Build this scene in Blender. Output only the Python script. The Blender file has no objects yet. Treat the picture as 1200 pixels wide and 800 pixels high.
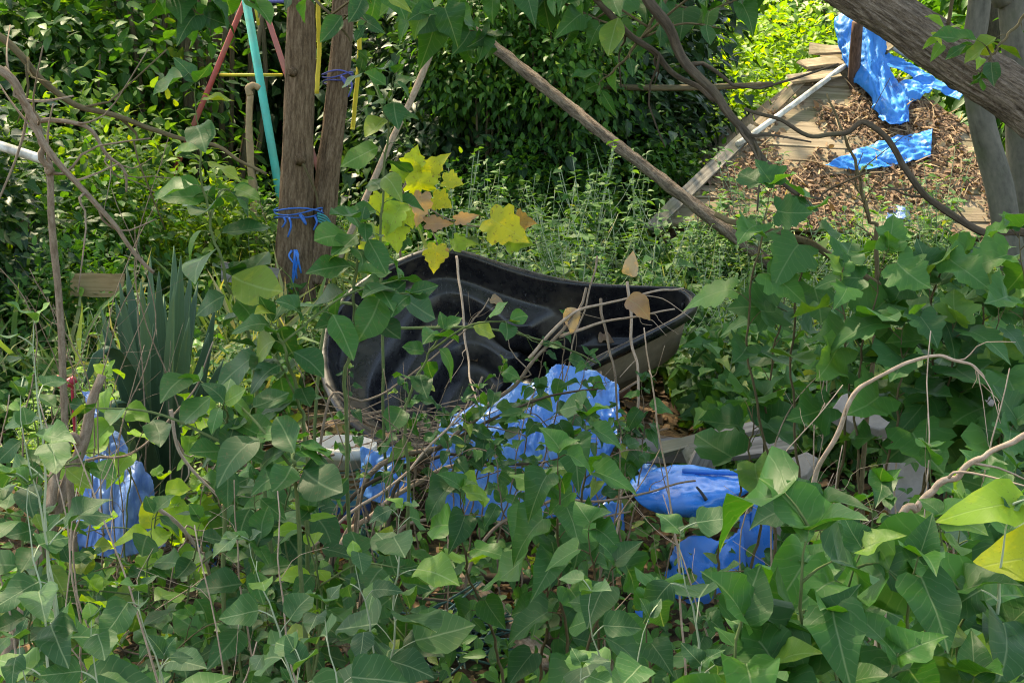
import bpy, math, random
import numpy as np
from mathutils import Vector, Matrix, Quaternion, noise

RN = random.Random(11)
NR = np.random.default_rng(11)
S = bpy.context.scene
COL = S.collection
rad = math.radians

# ------------------------------------------------------------------ camera
F = 1648.0                       # focal length in pixels of a 1200 px wide picture
PITCH = rad(13.6)
CAM = Vector((0.0, 0.0, 1.9))
cd = bpy.data.cameras.new('camera')
cd.sensor_width = 36.0
cd.lens = 36.0 * F / 1200.0
cd.clip_start = 0.05
cd.clip_end = 600.0
cam = bpy.data.objects.new('camera', cd)
COL.objects.link(cam)
cam.location = CAM
cam.rotation_euler = (rad(90) - PITCH, 0, 0)
S.camera = cam

# ------------------------------------------------------------------ light
SUN_EL, SUN_AZ = rad(56), rad(-32)          # azimuth from +Y (away from camera), + = right
w = bpy.data.worlds.new('World')
S.world = w
w.use_nodes = True
wn = w.node_tree
wn.nodes.clear()
wo = wn.nodes.new('ShaderNodeOutputWorld')
wb = wn.nodes.new('ShaderNodeBackground')
ws = wn.nodes.new('ShaderNodeTexSky')
ws.sky_type = 'NISHITA'
ws.sun_disc = False
ws.sun_elevation = SUN_EL
ws.sun_rotation = SUN_AZ
ws.air_density = 1.0
ws.dust_density = 2.0
wb.inputs['Strength'].default_value = 0.15
wn.links.new(ws.outputs[0], wb.inputs[0])
wn.links.new(wb.outputs[0], wo.inputs[0])
sd = bpy.data.lights.new('sun', 'SUN')
sd.energy = 3.6
sd.angle = rad(1.5)
sd.color = (1.0, 0.93, 0.80)
sun = bpy.data.objects.new('sun', sd)
COL.objects.link(sun)
to_sun = Vector((math.sin(SUN_AZ) * math.cos(SUN_EL), math.cos(SUN_AZ) * math.cos(SUN_EL), math.sin(SUN_EL)))
sun.rotation_euler = to_sun.to_track_quat('Z', 'Y').to_euler()
sun.location = to_sun * 60
S.view_settings.view_transform = 'Standard'
S.view_settings.look = 'None'
S.view_settings.exposure = 2.05
S.view_settings.use_white_balance = True
S.view_settings.white_balance_temperature = 8300
S.view_settings.white_balance_tint = 6
S.view_settings.gamma = 1.0
S.view_settings.use_curve_mapping = False
S.render.engine = 'CYCLES'
S.cycles.max_bounces = 6
S.cycles.diffuse_bounces = 4
S.cycles.glossy_bounces = 2
S.cycles.transmission_bounces = 4
S.cycles.transparent_max_bounces = 4
S.cycles.caustics_reflective = False
S.cycles.caustics_refractive = False
S.cycles.use_denoising = True
S.cycles.filter_width = 1.1

# ------------------------------------------------------------------ helpers
def ray(px, py):
    a = (px - 600.0) / F
    b = (400.0 - py) / F
    return Vector((a, math.cos(PITCH) + b * math.sin(PITCH), -math.sin(PITCH) + b * math.cos(PITCH)))

def P(px, py, d):
    """the point on the line of sight of a photo pixel that lies d metres ahead"""
    r = ray(px, py)
    return CAM + r * (d / r.y)

def gh(x, y):
    h = 0.07 * noise.noise(Vector((x * 0.5, y * 0.5, 3.1))) + 0.03 * noise.noise(Vector((x * 1.7, y * 1.7, 8.2)))
    h += 0.30 * math.exp(-(((x + 0.0) / 0.55) ** 2 + ((y - 6.15) / 0.5) ** 2))
    h += 0.10 * math.exp(-(((x - 1.3) / 0.6) ** 2 + ((y - 4.9) / 0.5) ** 2))
    return h

def onground(px, py):
    """where the line of sight of a pixel meets the ground"""
    r = ray(px, py)
    d = 5.0
    for _ in range(20):
        p = P(px, py, d)
        g = gh(p.x, p.y)
        d = (CAM.z - g) / (-r.z) * r.y
    p = P(px, py, d)
    p.z = gh(p.x, p.y)
    return p

def catmull(pts, n):
    pts = [Vector(p) for p in pts]
    if len(pts) == 2:
        return [pts[0].lerp(pts[1], i / (n - 1)) for i in range(n)]
    q = [pts[0] * 2 - pts[1]] + pts + [pts[-1] * 2 - pts[-2]]
    m = len(pts) - 1
    out = []
    for i in range(n):
        t = i / (n - 1) * m
        k = min(int(t), m - 1)
        u = t - k
        a, b, c, d = q[k], q[k + 1], q[k + 2], q[k + 3]
        out.append(0.5 * ((2 * b) + (c - a) * u + (2 * a - 5 * b + 4 * c - d) * u * u + (3 * b - a - 3 * c + d) * u ** 3))
    return out

class MB:
    """collects shapes, then links them as one mesh object"""
    def __init__(s):
        s.v, s.f, s.uv, s.mi = [], [], [], []
    def add(s, vs, fs, uvs=None, mi=0):
        o = len(s.v)
        s.v += [tuple(x) for x in vs]
        s.f += [tuple(i + o for i in f) for f in fs]
        s.uv += uvs if uvs else [(x[0], x[1]) for x in vs]
        s.mi += [mi] * len(fs)
    def tube(s, pts, r0, r1=None, seg=6, n=None, rough=0.0, seed=0.0, cap=True, prof=None, freq=3.0, mi=0, ridge=0.0, rk=7.0, rf=1.6):
        pts = catmull(pts, n) if n else [Vector(p) for p in pts]
        m = len(pts)
        r1 = r0 if r1 is None else r1
        t0 = (pts[1] - pts[0]).normalized()
        nx = t0.orthogonal().normalized()
        vs, uv, fs = [], [], []
        L = 0.0
        for i, p in enumerate(pts):
            t = (pts[min(i + 1, m - 1)] - pts[max(i - 1, 0)]).normalized()
            nx = (nx - t * nx.dot(t)).normalized()
            ny = t.cross(nx)
            if i: L += (p - pts[i - 1]).length
            k = i / (m - 1)
            r = prof(k) if prof else r0 + (r1 - r0) * k
            for j in range(seg + 1):
                a = 2 * math.pi * (j % seg) / seg
                d = nx * math.cos(a) + ny * math.sin(a)
                rr = r
                if rough:
                    rr = r * (1 + rough * noise.noise(Vector((d.x * 1.6 + seed, d.y * 1.6 + d.z * 1.6, L * freq + seed)))
                              + 0.5 * rough * noise.noise(Vector((d.x * 6 + seed, d.y * 6 + d.z * 6, L * freq * 1.6))))
                if ridge:
                    q = Vector((d.dot(nx) * rk + seed, d.dot(ny) * rk, L * rf * rk * .25 + noise.noise(Vector((L * 5, seed, a))) * .6))
                    rr += r * ridge * (.35 - 1.5 * abs(noise.noise(q)) + .4 * noise.noise(q * 2.3))
                vs.append(p + d * rr)
                uv.append((a * r0 if j < seg else 2 * math.pi * r0, L))
        for i in range(m - 1):
            for j in range(seg):
                a = i * (seg + 1) + j
                fs.append((a, a + 1, a + seg + 2, a + seg + 1))
        if cap:
            for base, idx in ((0, 0), (m - 1, m - 1)):
                c = len(vs)
                vs.append(pts[idx]); uv.append((0, 0))
                for j in range(seg):
                    a = base * (seg + 1) + j
                    fs.append((c, a + 1, a) if base == 0 else (c, a, a + 1))
        s.add(vs, fs, uv, mi)
        return s
    def box(s, c, sx, sy, sz, ax=None, ay=None, az=None, jit=0.0, rng=RN, mi=0):
        ax = Vector(ax or (1, 0, 0)); ay = Vector(ay or (0, 1, 0)); az = Vector(az or (0, 0, 1))
        c = Vector(c)
        vs = []
        for k in (-1, 1):
            for j in (-1, 1):
                for i in (-1, 1):
                    q = c + ax * (i * sx / 2) + ay * (j * sy / 2) + az * (k * sz / 2)
                    if jit: q += Vector((rng.uniform(-jit, jit), rng.uniform(-jit, jit), rng.uniform(-jit, jit)))
                    vs.append(q)
        fs = [(0, 2, 3, 1), (4, 5, 7, 6), (0, 1, 5, 4), (2, 6, 7, 3), (0, 4, 6, 2), (1, 3, 7, 5)]
        uv = [(((i & 1) * sx), ((i >> 1 & 1) * sy + (i >> 2) * sz)) for i in range(8)]
        s.add(vs, fs, uv, mi)
        return s
    def grid(s, rows, mi=0):
        n, m = len(rows), len(rows[0])
        vs = [p for r in rows for p in r]
        uv = [(j / (m - 1), i / (n - 1)) for i in range(n) for j in range(m)]
        fs = [(i * m + j, i * m + j + 1, (i + 1) * m + j + 1, (i + 1) * m + j) for i in range(n - 1) for j in range(m - 1)]
        s.add(vs, fs, uv, mi)
        return s
    def mesh(s, name, mats, smooth=True, origin=None):
        me = bpy.data.meshes.new(name)
        vs = s.v
        if origin is not None:
            vs = [(x[0] - origin[0], x[1] - origin[1], x[2] - origin[2]) for x in vs]
        me.from_pydata(vs, [], s.f)
        ul = me.uv_layers.new(name='uv')
        li = np.empty(len(me.loops), dtype=np.int32)
        me.loops.foreach_get('vertex_index', li)
        ul.data.foreach_set('uv', np.array(s.uv, dtype=np.float32)[li].ravel())
        for m in (mats if isinstance(mats, (list, tuple)) else [mats]):
            me.materials.append(m)
        if any(s.mi):
            me.polygons.foreach_set('material_index', np.array(s.mi, dtype=np.int32))
        if smooth: me.shade_smooth()
        me.update()
        return me
    def build(s, name, mats, parent=None, smooth=True, origin=None):
        o = bpy.data.objects.new(name, s.mesh(name, mats, smooth, origin))
        COL.objects.link(o)
        if parent is not None:
            o.parent = parent
            if origin is None:
                o.location = -Vector(parent.location)
        elif origin is not None:
            o.location = origin
        return o

def tag(o, label=None, cat=None, group=None, kind=None):
    if label: o['label'] = label
    if cat: o['category'] = cat
    if group: o['group'] = group
    if kind: o['kind'] = kind
    return o

def empty(name, loc, label, cat, group=None):
    o = bpy.data.objects.new(name, None)
    o.empty_display_size = 0.05
    o.location = loc
    COL.objects.link(o)
    return tag(o, label, cat, group)

def bevel(o, wdt=0.004, seg=2):
    m = o.modifiers.new('bevel', 'BEVEL'); m.width = wdt; m.segments = seg
    m.limit_method = 'ANGLE'
    return o

def solid(o, t, off=0.0, mo=0):
    m = o.modifiers.new('thick', 'SOLIDIFY'); m.thickness = t; m.offset = off
    m.material_offset = mo
    m.material_offset_rim = 0
    return o

# ------------------------------------------------------------------ materials
class NT:
    def __init__(s, name):
        s.m = bpy.data.materials.new(name)
        s.m.use_nodes = True
        s.t = s.m.node_tree
        s.t.nodes.clear()
        s.out = s.n('ShaderNodeOutputMaterial')
    def n(s, typ, **kw):
        x = s.t.nodes.new(typ)
        for k, v in kw.items(): setattr(x, k, v)
        return x
    def l(s, a, b): s.t.links.new(a, b)
    def setin(s, sock, v):
        if isinstance(v, bpy.types.NodeSocket): s.l(v, sock)
        else: sock.default_value = v
    def math(s, op, a, b=0.0, c=0.0, clamp=False):
        x = s.n('ShaderNodeMath', operation=op, use_clamp=clamp)
        for i, v in enumerate((a, b, c)): s.setin(x.inputs[i], v)
        return x.outputs[0]
    def mix(s, f, a, b, typ='MIX'):
        x = s.n('ShaderNodeMix', data_type='RGBA', blend_type=typ)
        s.setin(x.inputs[0], f); s.setin(x.inputs[6], a); s.setin(x.inputs[7], b)
        return x.outputs[2]
    def ramp(s, f, stops, interp='LINEAR'):
        x = s.n('ShaderNodeValToRGB')
        x.color_ramp.interpolation = interp
        e = x.color_ramp.elements
        while len(e) < len(stops): e.new(0.5)
        for i, (p, c) in enumerate(stops):
            e[i].position = p
            e[i].color = (c[0], c[1], c[2], 1) if isinstance(c, (tuple, list)) else (c, c, c, 1)
        s.setin(x.inputs[0], f)
        return x.outputs[0]
    def noise(s, vec, scale, detail=3.0, rough=0.55):
        x = s.n('ShaderNodeTexNoise')
        if vec is not None: s.l(vec, x.inputs['Vector'])
        x.inputs['Scale'].default_value = scale
        x.inputs['Detail'].default_value = detail
        x.inputs['Roughness'].default_value = rough
        return x.outputs[0]
    def mapping(s, vec, scale):
        x = s.n('ShaderNodeMapping')
        s.l(vec, x.inputs[0]); x.inputs[3].default_value = scale
        return x.outputs[0]
    def coord(s, which='Object'):
        return s.n('ShaderNodeTexCoord').outputs[which]
    def bump(s, h, strength=0.5, dist=0.01):
        x = s.n('ShaderNodeBump')
        x.inputs['Strength'].default_value = strength
        x.inputs['Distance'].default_value = dist
        s.l(h, x.inputs['Height'])
        return x.outputs[0]
    def bsdf(s, col, rough=0.6, spec=0.4, normal=None, metal=0.0, coat=0.0):
        x = s.n('ShaderNodeBsdfPrincipled')
        s.setin(x.inputs['Base Color'], col if isinstance(col, bpy.types.NodeSocket) else (*col, 1))
        s.setin(x.inputs['Roughness'], rough)
        x.inputs['Specular IOR Level'].default_value = spec
        x.inputs['Metallic'].default_value = metal
        if coat: x.inputs['Coat Weight'].default_value = coat
        if normal is not None: s.l(normal, x.inputs['Normal'])
        return x.outputs[0]
    def done(s, sh):
        s.l(sh, s.out.inputs[0]); return s.m

def leaf_mat(name, dark, mid, light, odd=None, trans=0.35, rough=0.42, vein=0.35, veins=7.0, spec=0.3, spots=0.0):
    k = NT(name)
    oi = k.n('ShaderNodeObjectInfo').outputs['Random']
    at = k.n('ShaderNodeAttribute', attribute_name='rnd').outputs['Fac']
    rnd = k.math('FRACT', k.math('ADD', oi, at))
    st = [(0.0, dark), (0.5, mid), (0.9, light)]
    if odd: st.append((0.985, odd))
    base = k.ramp(rnd, st)
    wob = k.n('ShaderNodeVectorMath', operation='ADD')
    tn = k.n('ShaderNodeTexNoise'); k.l(k.coord('UV'), tn.inputs['Vector']); tn.inputs['Scale'].default_value = 3.5
    wsc = k.n('ShaderNodeVectorMath', operation='MULTIPLY_ADD')
    k.l(tn.outputs['Color'], wsc.inputs[0]); wsc.inputs[1].default_value = (.03, .14, 0); wsc.inputs[2].default_value = (-.015, -.07, 0)
    k.l(k.coord('UV'), wob.inputs[0]); k.l(wsc.outputs[0], wob.inputs[1])
    uv = k.n('ShaderNodeSeparateXYZ'); k.l(wob.outputs[0], uv.inputs[0])
    du = k.math('ABSOLUTE', k.math('SUBTRACT', uv.outputs[0], 0.5))
    midr = k.math('SUBTRACT', 1.0, k.math('MULTIPLY', du, 45.0), clamp=True)
    ph = k.math('FRACT', k.math('SUBTRACT', k.math('MULTIPLY', uv.outputs[1], veins), k.math('MULTIPLY', k.math('POWER', du, .8), veins * 0.6)))
    sv = k.math('SUBTRACT', 1.0, k.math('MULTIPLY', k.math('ABSOLUTE', k.math('SUBTRACT', ph, 0.5)), 12.0), clamp=True)
    vm = k.math('MAXIMUM', midr, k.math('MULTIPLY', sv, 0.28))
    nz = k.noise(k.coord('UV'), 5.0, 3.0)
    base = k.mix(k.math('MULTIPLY', nz, 0.55), base, k.mix(1.0, base, (0.55, 0.62, 0.5, 1), 'MULTIPLY'))
    pale = k.mix(0.5, base, (0.42, 0.5, 0.28, 1))
    colr = k.mix(k.math('MULTIPLY', vm, vein), base, pale)
    if spots:
        sp = k.ramp(k.noise(k.coord('UV'), 9.0, 2.0), [(0.62, 0.0), (0.68, 1.0)])
        colr = k.mix(k.math('MULTIPLY', sp, spots), colr, (0.16, 0.09, 0.04, 1))
    # yellowed or browned blotches on some leaves
    bl = k.noise(k.coord('UV'), 2.6, 4.0, 0.65)
    bm = k.ramp(k.math('ADD', bl, k.math('MULTIPLY', rnd, 0.10)), [(0.60, 0.0), (0.72, 1.0)])
    colr = k.mix(k.math('MULTIPLY', bm, 0.4), colr, k.mix(1.0, colr, (2.1, 1.5, 0.9, 1), 'MULTIPLY'))
    fs_ = k.ramp(k.noise(k.coord('UV'), 24.0, 2.0), [(0.66, 0.0), (0.72, 1.0)])
    colr = k.mix(k.math('MULTIPLY', fs_, 0.45), colr, (0.10, 0.07, 0.03, 1))
    nrm = k.bump(k.math('ADD', k.math('MULTIPLY', vm, -0.5), nz), 0.25, 0.003)
    pb = k.bsdf(colr, rough + 0.06, spec, nrm)
    tr = k.n('ShaderNodeBsdfTranslucent')
    k.l(k.mix(1.0, colr, (1.9, 1.75, 0.55, 1), 'MULTIPLY'), tr.inputs[0])
    mx = k.n('ShaderNodeMixShader'); mx.inputs[0].default_value = trans
    k.l(pb, mx.inputs[1]); k.l(tr.outputs[0], mx.inputs[2])
    return k.done(mx.outputs[0])

def bark_mat(name, c0, c1, c2, sx=26.0, sy=5.0, bump=0.8, dist=0.012, moss=0.0):
    k = NT(name)
    uv = k.coord('UV')
    v = k.mapping(uv, (sx, sy, 1))
    n1 = k.noise(v, 1.0, 6.0, 0.65)
    n2 = k.noise(k.mapping(uv, (sx * 3, sy * 6, 1)), 1.0, 4.0, 0.6)
    big = k.noise(k.coord('Object'), 2.2, 3.0)
    f = k.math('ADD', k.math('MULTIPLY', n1, 0.7), k.math('MULTIPLY', n2, 0.3))
    col = k.ramp(f, [(0.32, c0), (0.48, c1), (0.66, c2)])
    col = k.mix(k.math('MULTIPLY', big, 0.5), col, k.mix(1.0, col, (0.6, 0.58, 0.5, 1), 'MULTIPLY'))
    if moss:
        mm = k.ramp(k.noise(k.coord('Object'), 6.0, 4.0), [(0.5, 0.0), (0.68, 1.0)])
        col = k.mix(k.math('MULTIPLY', mm, moss), col, (0.09, 0.11, 0.05, 1))
    return k.done(k.bsdf(col, 0.9, 0.15, k.bump(f, bump, dist)))

def plain_mat(name, col, rough=0.6, var=0.35, scale=14.0, bump=0.25, dist=0.004, spec=0.4, dirt=None, dscale=5.0, damt=0.7, metal=0.0):
    k = NT(name)
    oc = k.coord('Object')
    n = k.noise(oc, scale, 5.0, 0.6)
    c = (*col, 1)
    lo = tuple(x * (1 - var) for x in col) + (1,)
    cc = k.mix(n, lo, tuple(min(1, x * (1 + var)) for x in col) + (1,))
    if dirt:
        dm = k.ramp(k.noise(oc, dscale, 6.0, 0.65), [(0.45, 0.0), (0.62, 1.0)])
        cc = k.mix(k.math('MULTIPLY', dm, damt), cc, (*dirt, 1))
        rough = k.math('ADD', k.math('MULTIPLY', dm, 0.3), rough, clamp=True)
    return k.done(k.bsdf(cc, rough, spec, k.bump(n, bump, dist), metal))

M = {}
M['heart'] = leaf_mat('heart_leaf', (0.0164, 0.0804, 0.0163), (0.0295, 0.1225, 0.0204), (0.0492, 0.1715, 0.0245), (0.14, 0.27, 0.04), 0.32, 0.40, 0.5)
M['poplar'] = leaf_mat('poplar_leaf', (0.0213, 0.0784, 0.0258), (0.0344, 0.1156, 0.0313), (0.0574, 0.1617, 0.0374), (0.16, 0.31, 0.05), 0.26, 0.46, 0.75)
M['oval'] = leaf_mat('oval_leaf', (0.0180, 0.0804, 0.0204), (0.0312, 0.1225, 0.0245), (0.0508, 0.1686, 0.0299), (0.20, 0.28, 0.04), 0.32, 0.40, 0.45, spots=0.25)
M['vine'] = leaf_mat('vine_leaf', (0.0246, 0.0980, 0.0245), (0.0377, 0.1372, 0.0299), (0.0590, 0.1813, 0.0340), (0.14, 0.26, 0.05), 0.32, 0.43, 0.4)
M['lime'] = leaf_mat('lime_leaf', (0.12, 0.26, 0.03), (0.19, 0.36, 0.035), (0.28, 0.44, 0.04), (0.40, 0.46, 0.04), 0.42, 0.45, 0.4)  # yellow green; hedge, shoots and sucker get their sunlight through this colour
M['yellow'] = leaf_mat('yellowing_leaf', (0.22, 0.36, 0.04), (0.36, 0.44, 0.04), (0.48, 0.46, 0.05), (0.42, 0.24, 0.06), 0.4, 0.5, 0.3, spots=0.6)
M['bush'] = leaf_mat('bush_leaf', (0.0287, 0.0980, 0.0204), (0.0492, 0.1617, 0.0272), (0.0820, 0.2254, 0.0306), (0.20, 0.32, 0.04), 0.4, 0.4, 0.2)
M['bushbright'] = leaf_mat('sun_painted_bush_leaf', (0.07, 0.16, 0.03), (0.12, 0.25, 0.035), (0.20, 0.34, 0.04), (0.34, 0.40, 0.04), 0.45, 0.45, 0.2)  # bush leaf made lighter and yellower, sunlight put into the colour
M['ivy'] = leaf_mat('shade_dark_leaf', (0.012, 0.042, 0.018), (0.022, 0.070, 0.026), (0.040, 0.105, 0.035), (0.08, 0.17, 0.04), 0.22, 0.36, 0.3)  # dark greens put the shade of the thicket hollow into the leaves
M['herb'] = leaf_mat('herb_leaf', (0.0492, 0.1470, 0.0374), (0.0779, 0.1960, 0.0510), (0.1230, 0.2646, 0.0680), (0.24, 0.30, 0.08), 0.34, 0.48, 0.3)
M['cover'] = leaf_mat('ground_cover_leaf', (0.0287, 0.1029, 0.0238), (0.0492, 0.1568, 0.0306), (0.0779, 0.2058, 0.0374), (0.2, 0.26, 0.06), 0.33, 0.42, 0.25)
M['blade'] = leaf_mat('blade_leaf', (0.06, 0.125, 0.075), (0.085, 0.165, 0.095), (0.12, 0.21, 0.11), None, 0.18, 0.45, 0.1, veins=0.0)
M['grass'] = leaf_mat('grass_blade', (0.10, 0.19, 0.06), (0.17, 0.26, 0.09), (0.33, 0.34, 0.17), (0.42, 0.36, 0.2), 0.35, 0.55, 0.0)
M['dead'] = leaf_mat('dead_leaf', (0.07, 0.035, 0.018), (0.15, 0.085, 0.045), (0.27, 0.16, 0.085), (0.40, 0.27, 0.17), 0.15, 0.7, 0.3)
M['deadred'] = leaf_mat('red_brown_litter', (0.13, 0.07, 0.048), (0.22, 0.135, 0.095), (0.32, 0.215, 0.155), (0.46, 0.36, 0.25), 0.1, 0.8, 0.2)
M['papery'] = leaf_mat('papery_leaf', (0.38, 0.22, 0.14), (0.48, 0.30, 0.2), (0.55, 0.38, 0.26), None, 0.3, 0.7, 0.5)
M['tree_leaf'] = leaf_mat('canopy_leaf', (0.04, 0.11, 0.03), (0.06, 0.16, 0.035), (0.10, 0.22, 0.04), None, 0.42, 0.45, 0.2)

M['bark'] = bark_mat('grey_brown_bark', (0.04, 0.025, 0.016), (0.175, 0.115, 0.072), (0.34, 0.24, 0.16), 50, 9, 1.0, 0.02)
M['ridged'] = bark_mat('ridged_bark', (0.035, 0.025, 0.02), (0.20, 0.15, 0.115), (0.44, 0.345, 0.27), 50, 9.0, 1.0, 0.035)
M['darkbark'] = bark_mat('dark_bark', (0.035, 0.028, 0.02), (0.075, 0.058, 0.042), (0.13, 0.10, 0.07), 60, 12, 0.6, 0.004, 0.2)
M['greybark'] = bark_mat('smooth_grey_bark', (0.08, 0.075, 0.062), (0.15, 0.14, 0.115), (0.22, 0.20, 0.165), 12, 4, 0.4, 0.006, 0.35)
M['twig'] = bark_mat('pale_twig_bark', (0.13, 0.09, 0.06), (0.24, 0.175, 0.125), (0.38, 0.30, 0.225), 90, 30, 0.5, 0.002)
M['cane'] = bark_mat('bleached_cane', (0.24, 0.17, 0.12), (0.42, 0.31, 0.23), (0.58, 0.46, 0.36), 90, 40, 0.4, 0.002)
M['stem'] = bark_mat('green_stem', (0.07, 0.11, 0.04), (0.12, 0.165, 0.06), (0.18, 0.21, 0.09), 80, 20, 0.2, 0.001)
M['palestem'] = bark_mat('pale_felted_stem', (0.26, 0.32, 0.20), (0.38, 0.44, 0.29), (0.48, 0.53, 0.38), 80, 20, 0.2, 0.001)
M['brownstem'] = bark_mat('brown_stem', (0.06, 0.045, 0.025), (0.12, 0.095, 0.05), (0.18, 0.15, 0.08), 80, 20, 0.3, 0.001)
M['hazel'] = bark_mat('hazel_stem_bark', (0.06, 0.045, 0.03), (0.13, 0.10, 0.065), (0.22, 0.175, 0.11), 40, 6, 0.5, 0.005, 0.3)

def plastic_mat(name, col, rough, dirt, damt, dscale, spec=0.5, crease=0.0):
    if not crease: return plain_mat(name, col, rough, 0.15, 9.0, 0.15, 0.004, spec, dirt, dscale, damt)
    k = NT(name)
    oc = k.coord('Object')
    wn_ = k.n('ShaderNodeTexNoise'); k.l(oc, wn_.inputs['Vector']); wn_.inputs['Scale'].default_value = 4.0
    va = k.n('ShaderNodeVectorMath', operation='MULTIPLY_ADD'); k.l(wn_.outputs['Color'], va.inputs[0]); va.inputs[1].default_value = (.12, .12, .12); k.l(oc, va.inputs[2])
    hs = []
    for sc in (13.0, 31.0):
        vo = k.n('ShaderNodeTexVoronoi', feature='DISTANCE_TO_EDGE'); k.l(k.mapping(va.outputs[0], (1, 1, .45)), vo.inputs['Vector']); vo.inputs['Scale'].default_value = sc
        hs.append(k.math('MINIMUM', vo.outputs['Distance'], 0.35))
    h = k.math('ADD', hs[0], k.math('MULTIPLY', hs[1], 0.45))
    n = k.noise(oc, 9.0, 5.0)
    dm = k.ramp(k.noise(oc, dscale, 7.0, 0.7), [(0.42, 0.0), (0.60, 1.0)])
    wear = k.ramp(hs[0], [(0.0, 0.55), (0.06, 0.0)])
    cc = k.mix(n, (*[x * .75 for x in col], 1), (*[min(1, x * 1.25) for x in col], 1))
    cc = k.mix(k.math('MULTIPLY', k.math('MAXIMUM', dm, wear), damt), cc, (*dirt, 1))
    mud = k.ramp(k.noise(oc, 11.0, 6.0, 0.7), [(0.58, 0.0), (0.70, 0.7)])
    cc = k.mix(mud, cc, (0.13, 0.11, 0.08, 1))
    return k.done(k.bsdf(cc, rough, spec, k.bump(h, crease, 0.03)))
def pond_mat():
    """black moulded plastic, scuffed, with dried mud and water marks"""
    k = NT('black_plastic')
    oc = k.coord('Object')
    big = k.noise(oc, 3.2, 7.0, 0.7)
    mud = k.ramp(big, [(0.50, 0.0), (0.66, 0.75)])
    dust = k.ramp(k.noise(oc, 22.0, 6.0, 0.7), [(0.45, 0.0), (0.75, 0.5)])
    scr = k.ramp(k.noise(k.mapping(oc, (150, 9, 60)), 1.0, 2.0), [(0.66, 0.0), (0.70, 0.6)])
    c = k.mix(dust, (0.009, 0.009, 0.012, 1), (0.04, 0.039, 0.038, 1))
    c = k.mix(mud, c, (0.075, 0.062, 0.045, 1))
    c = k.mix(scr, c, (0.09, 0.09, 0.095, 1))
    r = k.math('ADD', 0.26, k.math('MULTIPLY', k.math('MAXIMUM', mud, dust), 0.45))
    return k.done(k.bsdf(c, r, 0.5, k.bump(k.noise(oc, 30.0, 4.0), 0.12, 0.004)))
M['pond'] = pond_mat()
M['pondmud'] = plain_mat('muddy_plastic', (0.27, 0.205, 0.135), 0.85, 0.4, 10.0, 0.5, 0.006, 0.2, (0.15, 0.115, 0.075), 6.0, 0.6)
M['blueplastic'] = plastic_mat('blue_plastic', (0.012, 0.19, 0.66), 0.22, (0.10, 0.19, 0.40), 0.35, 5.0)
M['bluesheet'] = plastic_mat('faded_blue_sheet', (0.02, 0.16, 0.52), 0.34, (0.16, 0.34, 0.58), 0.55, 5.0, 0.5, 0.5)
M['tarp'] = plastic_mat('blue_tarpaulin', (0.015, 0.22, 0.72), 0.5, (0.05, 0.28, 0.66), 0.4, 4.0, 0.35, 0.3)
M['tarpfaded'] = plastic_mat('grey_blue_tarpaulin', (0.07, 0.17, 0.46), 0.5, (0.18, 0.28, 0.46), 0.7, 5.0, 0.35, 0.5)
M['plank'] = None
def wood_mat(name, c0, c1, c2, axis=0, moss=0.0):
    k = NT(name)
    oi = k.n('ShaderNodeObjectInfo').outputs['Random']
    oc = k.coord('Object')
    sc = [60, 60, 60]; sc[axis] = 2.5
    va = k.n('ShaderNodeVectorMath', operation='ADD')
    k.l(oc, va.inputs[0])
    cx = k.n('ShaderNodeCombineXYZ'); k.l(k.math('MULTIPLY', oi, 13.0), cx.inputs[0]); k.l(k.math('MULTIPLY', oi, 7.0), cx.inputs[1])
    k.l(cx.outputs[0], va.inputs[1])
    n1 = k.noise(k.mapping(va.outputs[0], tuple(sc)), 1.0, 5.0, 0.65)
    n2 = k.noise(va.outputs[0], 3.5, 4.0)
    col = k.ramp(n1, [(0.3, c0), (0.5, c1), (0.7, c2)])
    col = k.mix(k.math('MULTIPLY', oi, 0.45), col, k.mix(1.0, col, (0.62, 0.6, 0.55, 1), 'MULTIPLY'))
    if moss:
        mm = k.ramp(n2, [(0.48, 0.0), (0.66, 1.0)])
        col = k.mix(k.math('MULTIPLY', mm, moss), col, (0.12, 0.13, 0.06, 1))
    return k.done(k.bsdf(col, 0.88, 0.15, k.bump(n1, 0.6, 0.004)))
M['plank'] = wood_mat('weathered_plank', (0.17, 0.13, 0.09), (0.30, 0.235, 0.165), (0.43, 0.355, 0.26), 0, 0.5)
M['greywood'] = wood_mat('silver_grey_board', (0.11, 0.10, 0.088), (0.21, 0.19, 0.17), (0.32, 0.295, 0.265), 0, 0.45)
M['oldpost'] = wood_mat('brown_post_wood', (0.05, 0.03, 0.022), (0.11, 0.065, 0.05), (0.18, 0.11, 0.085), 2, 0.0)
M['tanboard'] = wood_mat('tan_board', (0.16, 0.10, 0.05), (0.25, 0.17, 0.085), (0.33, 0.24, 0.135), 0, 0.5)
M['concrete'] = plain_mat('grey_concrete', (0.25, 0.225, 0.205), 0.9, 0.3, 26.0, 0.5, 0.005, 0.2, (0.16, 0.145, 0.12), 4.0, 0.6)
M['teal'] = plain_mat('teal_paint', (0.06, 0.48, 0.42), 0.45, 0.15, 10.0, 0.1, 0.002, 0.4, (0.16, 0.26, 0.2), 6.0, 0.5)
M['red'] = plain_mat('faded_red_paint', (0.48, 0.075, 0.065), 0.5, 0.25, 10.0, 0.1, 0.002, 0.4, (0.35, 0.16, 0.12), 6.0, 0.6)
M['pink'] = plain_mat('sun_bleached_red_paint', (0.52, 0.16, 0.15), 0.55, 0.2, 10.0, 0.1, 0.002, 0.4, (0.4, 0.22, 0.18), 6.0, 0.6)
M['ropeyellow'] = plain_mat('yellow_plastic', (0.68, 0.53, 0.06), 0.5, 0.2, 20.0, 0.3, 0.002, 0.4)
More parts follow.
